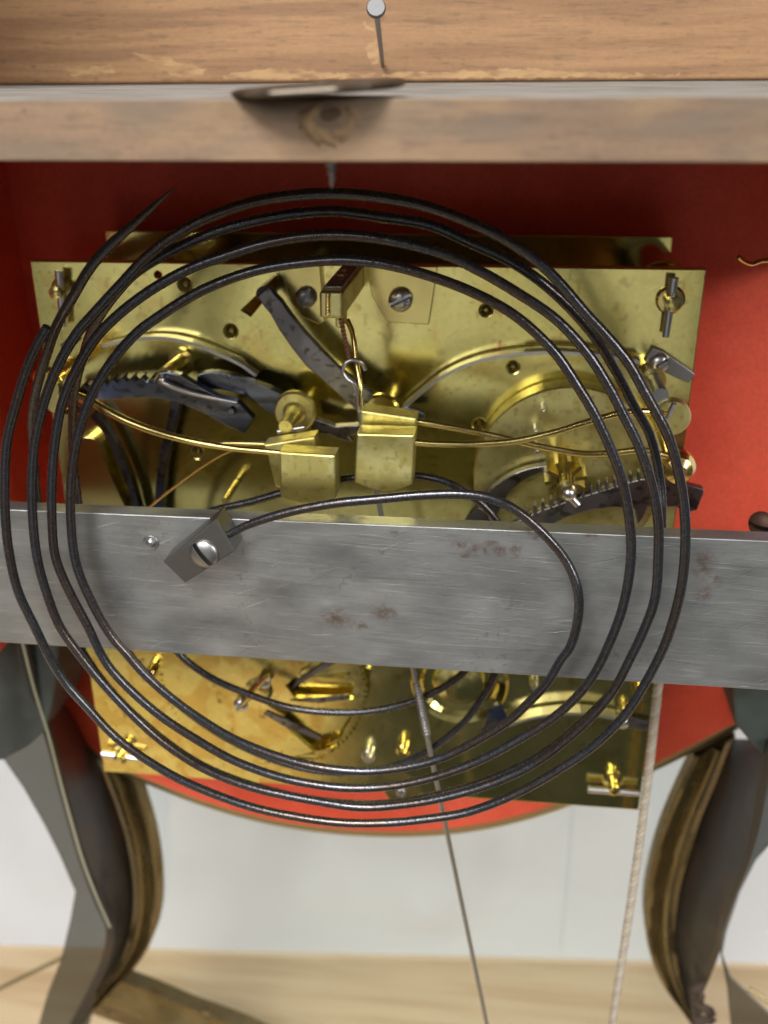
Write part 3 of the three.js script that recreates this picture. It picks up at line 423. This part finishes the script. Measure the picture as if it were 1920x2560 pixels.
  const teethS = (list, h, w) => list.flatMap(([x, y]) => [[x - w * 0.32, y + 2], [x - w * 0.2, y - h], [x + w * 0.16, y - h - 2], [x + w * 0.3, y - 1]]);
  part(mv, 'rack', slab([[1270, 1322], [1290, 1305], ...teethS(rt, 18, 15), [1640, 1198], [1690, 1206], [1758, 1222], [1760, 1232], [1742, 1276], [1720, 1282], [1690, 1268], [1620, 1268], [1608, 1296], [1594, 1312], [1588, 1275], [1540, 1268], [1480, 1275], [1420, 1292], [1380, 1312], [1340, 1340]], 0.0145, 0.0026, { bevel: 0.00025 }), M.darkSteel, { label: 'dark steel rack with square teeth' });
  part(mv, 'blued_arc', slab([[1212, 1240], [1250, 1205], [1300, 1178], [1350, 1166], [1392, 1164], [1396, 1172], [1360, 1180], [1316, 1198], [1280, 1224], [1256, 1258], [1240, 1290], [1200, 1290]], 0.0115, 0.0026, { smooth: 3 }), M.darkSteel);
  part(mv, 'steel_tongue', slab([[1160, 1310], [1176, 1284], [1196, 1268], [1215, 1280], [1240, 1320]], 0.014, 0.0026), M.darkSteel);
  // ---- below the bar: large gilt wheel with crossings
  const wc = at(655, 1706, 0.004), wr = sz(516, 655, 1706, 0.004) / 2, NT = 96, sh = new THREE.Shape();
  for (let k = 0; k < NT * 4; k++) { const a = k / (NT * 4) * 2 * Math.PI, q = k % 4 < 2 ? wr : wr - 0.0012; sh[k ? 'lineTo' : 'moveTo'](wc.x + q * Math.cos(a), wc.y + q * Math.sin(a)); }
  const opening = [[[716, 1704], [792, 1640], [822, 1600], [868, 1632], [886, 1690], [884, 1738], [742, 1736]], [[742, 1758], [884, 1760], [876, 1800], [846, 1852], [806, 1886], [700, 1792]]];
  for (const h of opening) sh.holes.push(new THREE.Path(h.map(([x, y]) => at(x, y, 0.002)).map((p) => new THREE.Vector2(p.x, p.y))));
  const wg = new THREE.ExtrudeGeometry(sh, { depth: 0.0018, bevelEnabled: false, curveSegments: 8 }); wg.translate(0, 0, 0.0022);
  const wh = part(mv, 'toothed_wheel', [toCreasedNormals(wg, 0.4), boss(655, 1706, 0.0005, [[0.004, 0], [0.004, 0.0035], [0.003, 0.004], [0, 0.0042]])], M.brassPlate, { label: 'large stained brass toothed wheel' });
  for (const l of [[[730, 1722], [742, 1700], [822, 1648], [858, 1622], [868, 1634], [838, 1660]], [[724, 1752], [800, 1746], [872, 1738], [876, 1748], [800, 1758]], [[658, 1786], [668, 1778], [720, 1800], [806, 1842], [800, 1852], [712, 1818]]]) part(mv, 'thin_arm', slab(l, 0.0066, 0.001), M.darkSteel);
  for (const [x, y, n] of [[660, 1706, 17], [602, 1762, 18]]) part(wh, 'wheel_screw', [screw(x, y, 0.0062, n, 0.9), rod(at(x + 5, y - 8, 0.003), at(x, y, 0.0062), 0.0011)], M.steel);
  part(wh, 'wheel_link', rod(at(668, 1690, 0.0068), at(602, 1762, 0.0068), 0.0007), M.brassBright);
  // dished brass barrel cover
  const dr = sz(250, 1150, 1690, 0.006) / 2;
  part(mv, 'barrel_cover', boss(1150, 1690, 0.0002, [[dr, 0], [dr, 0.003], [dr * 0.94, 0.0042], [dr * 0.8, 0.004], [dr * 0.72, 0.0028], [dr * 0.55, 0.0026], [dr * 0.48, 0.0044], [dr * 0.3, 0.0056], [0, 0.006]]), M.brassPlate, { label: 'dished shiny brass barrel cover' });
  part(mv, 'blued_tongue', slab([[1190, 1850], [1212, 1812], [1222, 1775], [1244, 1764], [1262, 1778], [1268, 1812], [1240, 1842]], 0.011, 0.002, { smooth: 3 }), M.blued);
  part(mv, 'flat_spring', ribbon([[1270, 1815], [1330, 1796], [1400, 1786], [1470, 1786], [1540, 1798]], 0.005, 0.0008, 0.004), M.springSteel, { label: 'low steel spring at the lower right' });
  const lf = part(mv, 'spring_foot', slab([[1535, 1795], [1565, 1790], [1625, 1806], [1622, 1826], [1560, 1822], [1535, 1815]], 0.0018, 0.0016), M.darkSteel);
  part(lf, 'screw', screw(1556, 1808, 0.0024, 16, 0.3), M.steel);
  const stud = (x, y, n, h, m1, nm, lb) => { const q = sz(n * 2, x, y, 0.005) / 2; return part(mv, nm, boss(x, y, 0.0001, [[q, 0], [q, h * 0.6], [q * 0.8, h * 0.66], [q * 0.6, h], [0, h]]), m1, { label: lb }); };
  stud(924, 1876, 17, 0.0045, M.steel, 'steel_stud'); stud(1010, 1862, 17, 0.005, M.brassBright, 'brass_stud');
  stud(1335, 1690, 12, 0.006, M.steel, 'steel_stud'); stud(1562, 1768, 15, 0.004, M.brassBright, 'brass_stud');
  stud(385, 1668, 13, 0.006, M.brassBright, 'brass_stud'); stud(376, 1690, 12, 0.004, M.brassBright, 'brass_stud');
  stud(1590, 1712, 12, 0.008, M.brassBright, 'brass_stud');
  const lug = at(1008, 1958, 0.001), lr = sz(100, 1008, 1958, 0.001) / 2;
  const lg = part(mv, 'plate_lug', boss(1008, 1956, -0.0026, [[0, 0], [lr, 0], [lr, 0.0022], [lr * 0.94, 0.0026], [0, 0.0027]]), M.brass, { label: 'round brass lug under the plate' });
  part(lg, 'screw', screw(1002, 1980, 0.0012, 13, 1.4), M.steelDull); void lug;
  part(mv, 'cord_hook', boss(1545, 1650, 0, [[0.003, 0], [0.003, 0.006], [0, 0.006]]), M.brass);
}

// ------------------------------------------------------------------ the steel bar across the back
const ZB = 0.0500, TB = 0.0045;
const cb = thing('crossbar', 'wide grey brushed steel bar with rust marks, crossing in front of the movement', 'steel bar', V(0, PT - 0.09, ZB - TB / 2));
{
  const A = [at(-260, 1262, ZB), at(2150, 1362, ZB), at(2150, 1740, ZB), at(-260, 1590, ZB)];
  const yTop = (A[0].y + A[1].y) / 2; void yTop;
  const s = new THREE.Shape(A.map((p) => new THREE.Vector2(p.x, p.y))), g = new THREE.ExtrudeGeometry(s, { depth: TB - 0.0004, bevelEnabled: true, bevelThickness: 0.0002, bevelSize: 0.0002, bevelOffset: -0.0002, bevelSegments: 2 }).translate(0, 0, ZB - TB + 0.0002);
  const rust = [[1150, 1362, 22, 16], [1185, 1370, 20, 24], [1215, 1374, 16, 22], [1248, 1376, 24, 18], [1290, 1378, 18, 22], [1165, 1385, 14, 12], [1232, 1360, 14, 10], [840, 1545, 46, 30], [960, 1532, 40, 24], [900, 1565, 30, 14], [1760, 1410, 30, 50], [1758, 1485, 24, 26], [1790, 1450, 14, 20], [1478, 1338, 22, 14], [1330, 1330, 30, 12], [1342, 1345, 12, 10], [985, 1330, 12, 8], [770, 1308, 14, 12], [955, 1378, 14, 7]].map(([x, y, a, b]) => { const p = at(x, y, ZB), u = sz(100, x, y, ZB) / 100; return [p.x, p.y, a * u * 1.35, b * u * 1.35]; });
  const smudge = [[830, 1390, 130, 70], [300, 1500, 90, 120], [1280, 1460, 200, 90], [560, 1560, 200, 50], [700, 1480, 120, 60]].map(([x, y, a, b]) => { const p = at(x, y, ZB), u = sz(100, x, y, ZB) / 100; return [p.x, p.y, a * u, b * u]; });
  const W = 0.22, X0 = -0.11, Y0 = A[3].y - 0.04, f = strokes(1400, 700, 4200, -0.05, 0.09, 100, 3, 0, 60), f2 = strokes(1400, 700, 420, 0.3, 0.6, 40, 9, 0, 110);
  const spots = (x, y, l, k) => { let m = 0; const jx = x + 0.0018 * (fbm(x * 800, y * 800, 5, 4) - 0.5), jy = y + 0.0018 * (fbm(x * 800, y * 800, 6, 4) - 0.5); for (const [cx, cy, a, b] of l) { const q = Math.hypot((jx - cx) / a, (jy - cy) / b); m = Math.max(m, 1 - sstep(k, 1, q)); } return m; };
  const ij = (x, y) => [Math.floor((x - X0) / W * 1400), Math.floor((y - Y0) / (W / 2) * 700)];
  const map = sheet(X0, Y0, W, W / 2, 2048, 1024, (x, y) => {
    const [i, j] = ij(x, y), n = fbm(x * 120, y * 240, 3, 4); let v = 0.66 + (n - 0.5) * 0.16 + f(i, j) / 255 * 0.5 + f2(i, j) / 255 * 0.5;
    let c = [v * 0.985, v, v * 1.005]; c = c.map((q) => q * (1 - 0.22 * spots(x, y, smudge, -0.2) * (0.55 + 0.45 * fbm(x * 260, y * 420, 8, 3))));
    const fine = fbm(x * 1500, y * 1500, 77, 3), r = spots(x, y, rust, -0.3) * sstep(0.15, 0.75, fine + 0.05); c = mix3(c, [0.44, 0.335, 0.28], r * 0.75);
    const pit = sstep(0.8, 0.86, noise(x * 1300, y * 1300, 31)) * sstep(0.62, 0.72, fbm(x * 80, y * 80, 14, 3)); return mix3(c, [0.35, 0.32, 0.3], pit * 0.15); });
  const rough = sheet(X0, Y0, W, W / 2, 1024, 512, (x, y) => { const [i, j] = ij(x, y); return 0.44 + 0.18 * (fbm(x * 90, y * 180, 23, 4) - 0.5) + f(i, j) / 255 * 0.1; }, false);
  const bump = sheet(X0, Y0, W, W / 2, 2048, 1024, (x, y) => { const [i, j] = ij(x, y); return 0.5 + f(i, j) / 255 * 0.7 + f2(i, j) / 255 * 0.9 + 0.1 * (fbm(x * 1200, y * 1200, 4, 2) - 0.5); }, false);
  part(cb, 'bar', g, std({ map, metalness: 0.92, roughness: 1, roughnessMap: rough, bumpMap: bump, bumpScale: 0.00022 }));
  part(cb, 'rivet', boss(378, 1356, ZB, [[0.0017, 0.0001], [0.0015, 0.0004], [0.0011, 0.0002], [0.0009, 0.0006], [0.0004, 0.0009], [0, 0.0009]]), M.steelDull);
}

// ------------------------------------------------------------------ the two coiled gongs
const zg = (i, n, a, b) => a + (b - a) * i / (n - 1);
{
  const g1 = thing('gong', 'dark spiral gong wire in front of the bar, held by a screwed steel block', 'gong', V(at(500, 1375, ZB).x, PT - 0.1, ZB));
  const path = [[560, 1343], [618, 1313], [714, 1282], [830, 1259], [960, 1246], [1047, 1238], [1145, 1235], [1220, 1244], [1284, 1272], [1330, 1307], [1377, 1353], [1417, 1405], [1443, 1469], [1446, 1538], [1425, 1619], [1402, 1650], [1370, 1705], [1331, 1747], [1273, 1801], [1196, 1849], [1100, 1896], [1000, 1920], [900, 1928], [793, 1917], [700, 1893], [584, 1847], [488, 1789], [411, 1731], [353, 1677], [318, 1636], [278, 1590], [231, 1509], [191, 1411], [177, 1301], [178, 1200], [190, 1110], [224, 1000], [275, 910], [340, 834], [390, 796], [501, 728], [633, 678], [750, 657], [866, 650], [980, 664], [1113, 703], [1208, 743], [1293, 793], [1386, 880], [1444, 965], [1486, 1035], [1530, 1130], [1560, 1220], [1576, 1324], [1576, 1411], [1556, 1521], [1519, 1619], [1486, 1685], [1447, 1736], [1389, 1790], [1293, 1851], [1180, 1909], [1064, 1948], [968, 1966], [871, 1970], [793, 1962], [700, 1943], [584, 1901], [488, 1847], [411, 1797], [353, 1750], [287, 1685], [255, 1640], [220, 1567], [174, 1480], [139, 1394], [130, 1301], [130, 1200], [138, 1100], [158, 1000], [198, 910], [250, 832], [347, 746], [463, 677], [560, 640], [673, 606], [808, 588], [943, 596], [1113, 637], [1208, 682], [1293, 732], [1386, 795], [1463, 876], [1521, 965], [1560, 1040], [1595, 1110], [1628, 1207], [1645, 1300], [1646, 1380], [1637, 1498], [1608, 1579], [1575, 1648], [1536, 1722], [1486, 1784], [1432, 1836], [1330, 1912], [1220, 1962], [1103, 1995], [1000, 2012], [900, 2018], [793, 2003], [623, 1966], [507, 1920], [411, 1858], [353, 1808], [295, 1750], [237, 1685], [195, 1632], [150, 1567], [116, 1480], [93, 1394], [82, 1295], [80, 1200], [88, 1100], [112, 1000], [145, 915], [193, 832], [231, 788], [301, 712], [370, 640], [444, 585], [521, 544], [637, 504], [752, 487], [839, 484], [926, 490], [1047, 511], [1163, 551], [1249, 591], [1328, 641], [1386, 693], [1463, 782], [1521, 845], [1571, 907], [1612, 980], [1640, 1030], [1668, 1085], [1696, 1180], [1713, 1300], [1706, 1451], [1678, 1567], [1655, 1628], [1613, 1709], [1563, 1786], [1486, 1863], [1389, 1929], [1293, 1983], [1170, 2030], [1064, 2048], [968, 2057], [856, 2057], [740, 2042], [623, 2016], [507, 1974], [430, 1938], [334, 1878], [276, 1831], [220, 1770], [168, 1712], [127, 1648], [87, 1567], [46, 1480], [23, 1382], [14, 1300], [12, 1200], [18, 1100], [42, 1005], [68, 920], [100, 850], [119, 818]];
  const n = path.length;
  const z = (i) => { const t = i / (n - 1); return i < 12 ? 0.0548 + 0.0001 * i : 0.056 + 0.0042 * t + 0.0006 * Math.sin(t * 23); };
  const w = part(g1, 'gong_wire', wire(path.map(([x, y], i) => at(x, y, z(i))), (t) => (t < 0.01 ? 0.00078 + 0.02 * t : 0.00097), { seg: 5 }), M.gong, { uv: true }); void w;
  const bl = [[408, 1405], [540, 1297], [588, 1378], [462, 1458]];
  const b = part(g1, 'gong_block', slab(bl, ZB + 0.0066, 0.0065, { bevel: 0.0003 }), M.blockSteel, { label: 'steel gong block' });
  part(b, 'block_screw', screw(510, 1385, ZB + 0.0066 + 0.0002, 36, 2.2, 0.6), M.steelDull);
  const g2 = thing('gong', 'second dark gong wire coiled behind the bar, with a free pointed tip at top left', 'gong', V(at(1180, 1500, 0.03).x, PT - 0.1, ZB - TB));
  const p2 = [[1200, 1540, 0.0225], [1190, 1630, 0.0225], [1150, 1690, 0.0225], [1060, 1742, 0.0225], [960, 1772, 0.0225], [850, 1781, 0.0225], [730, 1770, 0.0225], [620, 1735, 0.0225], [520, 1690, 0.0225], [440, 1625, 0.0225], [405, 1540, 0.0225], [400, 1440, 0.0225], [440, 1340, 0.0225], [520, 1282, 0.0225], [629, 1254, 0.0225], [720, 1228, 0.0225], [850, 1199, 0.0225], [960, 1187, 0.0225], [1034, 1189, 0.0225], [1110, 1204, 0.0225], [1177, 1238, 0.0225], [1240, 1300, 0.0225], [1275, 1400, 0.0225], [1278, 1520, 0.0225], [1255, 1640, 0.0225], [1215, 1730, 0.0225], [1150, 1815, 0.0225], [1050, 1888, 0.0225], [940, 1926, 0.0225], [820, 1930, 0.0225], [700, 1905, 0.0225], [560, 1842, 0.0225], [430, 1748, 0.0225], [340, 1655, 0.0225], [260, 1540, 0.0225], [215, 1400, 0.0225], [196, 1260, 0.0245], [182, 1130, 0.029], [184, 1000, 0.035], [205, 900, 0.041], [235, 815, 0.047], [300, 722, 0.053], [347, 676, 0.0545], [444, 620, 0.055], [540, 579, 0.055], [633, 553, 0.055], [740, 534, 0.055], [839, 528, 0.055], [955, 543, 0.055], [1076, 563, 0.055], [1174, 606, 0.055], [1270, 650, 0.055], [1347, 700, 0.0545], [1420, 765, 0.053], [1485, 840, 0.051], [1535, 920, 0.048], [1585, 1015, 0.045], [1624, 1085, 0.043], [1650, 1200, 0.041], [1655, 1300, 0.04], [1645, 1450, 0.039], [1605, 1590, 0.038], [1545, 1708, 0.0378], [1470, 1790, 0.0375], [1370, 1875, 0.0375], [1240, 1942, 0.0375], [1100, 1985, 0.0375], [960, 2008, 0.0375], [820, 2004, 0.0375], [660, 1972, 0.0375], [500, 1910, 0.0375], [350, 1800, 0.038], [240, 1680, 0.0385], [160, 1540, 0.039], [112, 1400, 0.04], [94, 1260, 0.041], [84, 1140, 0.044], [80, 1040, 0.048], [93, 965, 0.051], [116, 888, 0.054], [143, 812, 0.0565], [181, 745, 0.0585], [224, 672, 0.06], [270, 618, 0.061], [335, 560, 0.062], [395, 505, 0.063], [436, 470, 0.0635]];
  part(g2, 'gong_wire', wire(p2.map((p) => at(...p)), (t) => 0.00096 * (t > 0.98 ? Math.max(0.12, 1 - Math.pow((t - 0.98) / 0.02, 2.2) * 0.9) : 1), { seg: 5 }), M.gong, { uv: true });
  const p = at(1190, 1520, 0.0225); part(g2, 'gong_block', new RoundedBoxGeometry(0.006, 0.007, ZB - TB - 0.0192, 3, 0.0003).translate(p.x, p.y + 0.002, (ZB - TB + 0.0188) / 2), M.steelDull);
}

// ------------------------------------------------------------------ small things
{
  // metal turn button on the shelf edge, held by a screw that comes out below
  const c = at(797, 232, 0.1008), tb = thing('turn_button', 'round tarnished metal disc lying on the front edge of the wooden shelf', 'metal disc', V(c.x, shelfTop, 0.1));
  const r = sz(431, 797, 232, 0.101) / 2, tone = std({ metalness: 0.9, roughness: 0.55, map: sheet(-0.05, 0.05, 0.1, 0.1, 512, 512, (x, y) => mix3([0.42, 0.39, 0.35], [0.29, 0.25, 0.21], sstep(0.35, 0.65, fbm(x * 300, y * 300, 5, 4)))) });
  const g = new THREE.LatheGeometry([[0.0001, 0.0011], [r * 0.7, 0.0011], [r * 0.93, 0.001], [r * 0.985, 0.0008], [r, 0.0005], [r * 0.985, 0.0002], [r * 0.93, 0], [0.0001, 0]].map(([a, b]) => new THREE.Vector2(a, b)), 72);
  part(tb, 'disc', toCreasedNormals(g, 0.6).rotateZ(0.052).rotateX(0.02).translate(c.x, shelfTop + 0.0006, 0.1008), tone);
  part(tb, 'screw_head', screwHead.clone().scale(0.0022, 0.0022, 0.0005).rotateX(-Math.PI / 2).translate(c.x + 0.001, shelfTop + 0.0017, 0.0995), M.darkSteel);
  const s0 = at(828, 395, 0.0985), th = []; const tipY = at(828, 470, 0.0985).y;
  for (let k = 0; k < 60; k++) { const t = k / 59, a = t * 24; th.push(V(s0.x + Math.cos(a) * 0.0008 * (1 - 0.75 * t * t), mix(shelfBot + 0.0008, tipY + 0.0003, t), 0.0985 + Math.sin(a) * 0.0008 * (1 - 0.75 * t * t))); }
  part(tb, 'screw_tip', [rod(V(s0.x, shelfBot + 0.001, 0.0985), V(s0.x, tipY, 0.0985), 0.0008, 0.0001), wire(th, (t) => 0.0002 * (1 - 0.5 * t), { seg: 3, nr: 6 })], M.steelDull, { label: 'threaded screw tip under the shelf' });
}
{
  const b = at(956, 158, -0.029), e = at(941, 26, -0.006), n = thing('nail', 'bright flat headed nail driven into the upper wooden board', 'nail', b.clone());
  const d = e.clone().sub(b).normalize(), q = new THREE.Quaternion().setFromUnitVectors(V(0, 1, 0), d), R = sz(48, 941, 26, -0.006) / 2;
  part(n, 'shank', rod(b.clone().addScaledVector(d, -0.004), e, sz(10, 950, 100, -0.02) / 2, sz(15, 941, 40, -0.006) / 2), M.steelDull);
  const h = toCreasedNormals(new THREE.LatheGeometry([[0.0001, 0], [R * 0.5, 0], [R, 0.0006], [R, 0.0012], [R * 0.9, 0.0015], [0.0001, 0.0017]].map(([a, c]) => new THREE.Vector2(a, c)), 30), 0.5);
  part(n, 'head', h.applyQuaternion(q).translate(e.x, e.y, e.z), M.nailHead);
}
{
  // pendulum rod: leans to the right, hanging behind the hammers and the bar
  const a = at(890, 985, 0.0265), b = at(1238, 2660, 0.0265), pr = thing('pendulum_rod', 'thin grey pendulum wire leaning right, hanging down past the movement', 'pendulum rod', b.clone());
  part(pr, 'rod', rod(a, b, 0.00062), std({ color: lin(0.36, 0.36, 0.35), metalness: 0.9, roughness: 0.4 }));
  const s = a.clone().lerp(b, (1622 - 985) / 1675 * 0.94), t = a.clone().lerp(b, (1735 - 985) / 1675 * 0.965), th = Array.from({ length: 90 }, (_, k) => s.clone().lerp(t, k / 89).add(V(0.00085 * Math.cos(k * 1.2), 0, 0.00085 * Math.sin(k * 1.2))));
  part(pr, 'threaded_sleeve', [wire(th, 0.00028, { seg: 3, nr: 6 }), rod(s, t, 0.0008)], M.steelDull);
}
{
  const top = at(1652, 1650, 0.012), bot = V(top.x - 0.0015, 0.06, top.z), pc = thing('pull_cord', 'pale braided cord hanging straight down by the right moulding', 'cord', bot.clone());
  const strands = []; const N = 260; for (let s = 0; s < 3; s++) strands.push(wire(Array.from({ length: N }, (_, k) => { const t = k / (N - 1), a = t * 300 + s * 2.094; return top.clone().lerp(bot, t).add(V(0.0005 * Math.cos(a) + 0.0006 * Math.sin(t * 9), 0, 0.0005 * Math.sin(a))); }), 0.00078, { seg: 3, nr: 7 }));
  part(pc, 'strand', strands[0], std({ color: lin(0.34, 0.30, 0.24), roughness: 0.95 })); part(pc, 'strand', strands[1], std({ color: lin(0.31, 0.27, 0.21), roughness: 0.95 })); part(pc, 'strand', strands[2], std({ color: lin(0.37, 0.33, 0.26), roughness: 0.95 }));
}
{
  // fastenings at the right wall
  const a = at(1900, 652, 0.0), hk = thing('hook', 'small thin brass hook high on the red wall at the right edge', 'hook', a.clone());
  part(hk, 'shank', wire([V(wallR + 0.001, a.y, a.z), at(1905, 652, 0.004), at(1880, 660, 0.006), at(1862, 655, 0.007), at(1846, 642, 0.008)], 0.0005), M.brass);
  const b = at(1905, 1312, 0.03), bs = thing('bracket_screw', 'reddish rusty screw beside the right end of the bar', 'screw', b.clone());
  part(bs, 'head', screwHead.clone().scale(0.003, 0.003, 0.003).rotateY(-0.7).translate(b.x, b.y, b.z), std({ color: lin(0.09, 0.045, 0.03), metalness: 0.5, roughness: 0.6 }));
  part(bs, 'shank', rod(b.clone(), b.clone().add(V(0.006, 0, -0.006)), 0.0013), M.steelDull);
}
{
  // the two lamps that light the clock, up to the left behind the photographer
  LAMPS.forEach((L, k) => {
    const l = thing('lamp', L.what, 'lamp', L.at.clone()), q = lampLights[k].quaternion, back = V(0, 0, 1).applyQuaternion(q);
    const g = new RoundedBoxGeometry(L.w + 0.03, L.h + 0.03, 0.03, 3, 0.006).applyQuaternion(q).translate(L.at.x + back.x * 0.022, L.at.y + back.y * 0.022, L.at.z + back.z * 0.022);
    part(l, 'housing', g, std({ color: lin(0.6, 0.6, 0.6), roughness: 0.6 }));
    const f = new THREE.PlaneGeometry(L.w, L.h).rotateY(Math.PI).applyQuaternion(q).translate(L.at.x + back.x * 0.004, L.at.y + back.y * 0.004, L.at.z + back.z * 0.004);
    part(l, 'lamp_diffuser', f, std({ color: lin(0.8, 0.8, 0.8), emissive: lin(1, 0.975, 0.94), emissiveIntensity: 1 }));
  });
}
{
  const w = thing('window', 'bright window pane behind the white sheet, outside the view', 'window', WINDOW.at.clone()), q = windowLight.quaternion, back = V(0, 0, 1).applyQuaternion(q);
  const f = new THREE.PlaneGeometry(WINDOW.w, WINDOW.h).rotateY(Math.PI).applyQuaternion(q).translate(WINDOW.at.x + back.x * 0.004, WINDOW.at.y + back.y * 0.004, WINDOW.at.z + back.z * 0.004);
  part(w, 'window_pane', f, std({ color: lin(0.8, 0.8, 0.8), emissive: lin(0.92, 0.97, 1), emissiveIntensity: 1 }));
  const fr = [[-1, 0, 0.04, WINDOW.h + 0.08], [1, 0, 0.04, WINDOW.h + 0.08], [0, 1, WINDOW.w, 0.04], [0, -1, WINDOW.w, 0.04]].map(([sx, sy, a, b]) => new RoundedBoxGeometry(a, b, 0.04, 2, 0.004).translate(sx * (WINDOW.w / 2 + 0.02), sy * (WINDOW.h / 2 + 0.02), 0.01).applyQuaternion(q).translate(WINDOW.at.x, WINDOW.at.y, WINDOW.at.z));
  part(w, 'window_frame', fr, std({ color: lin(0.7, 0.7, 0.68), roughness: 0.5 }));
}
renderer.render(scene, camera);
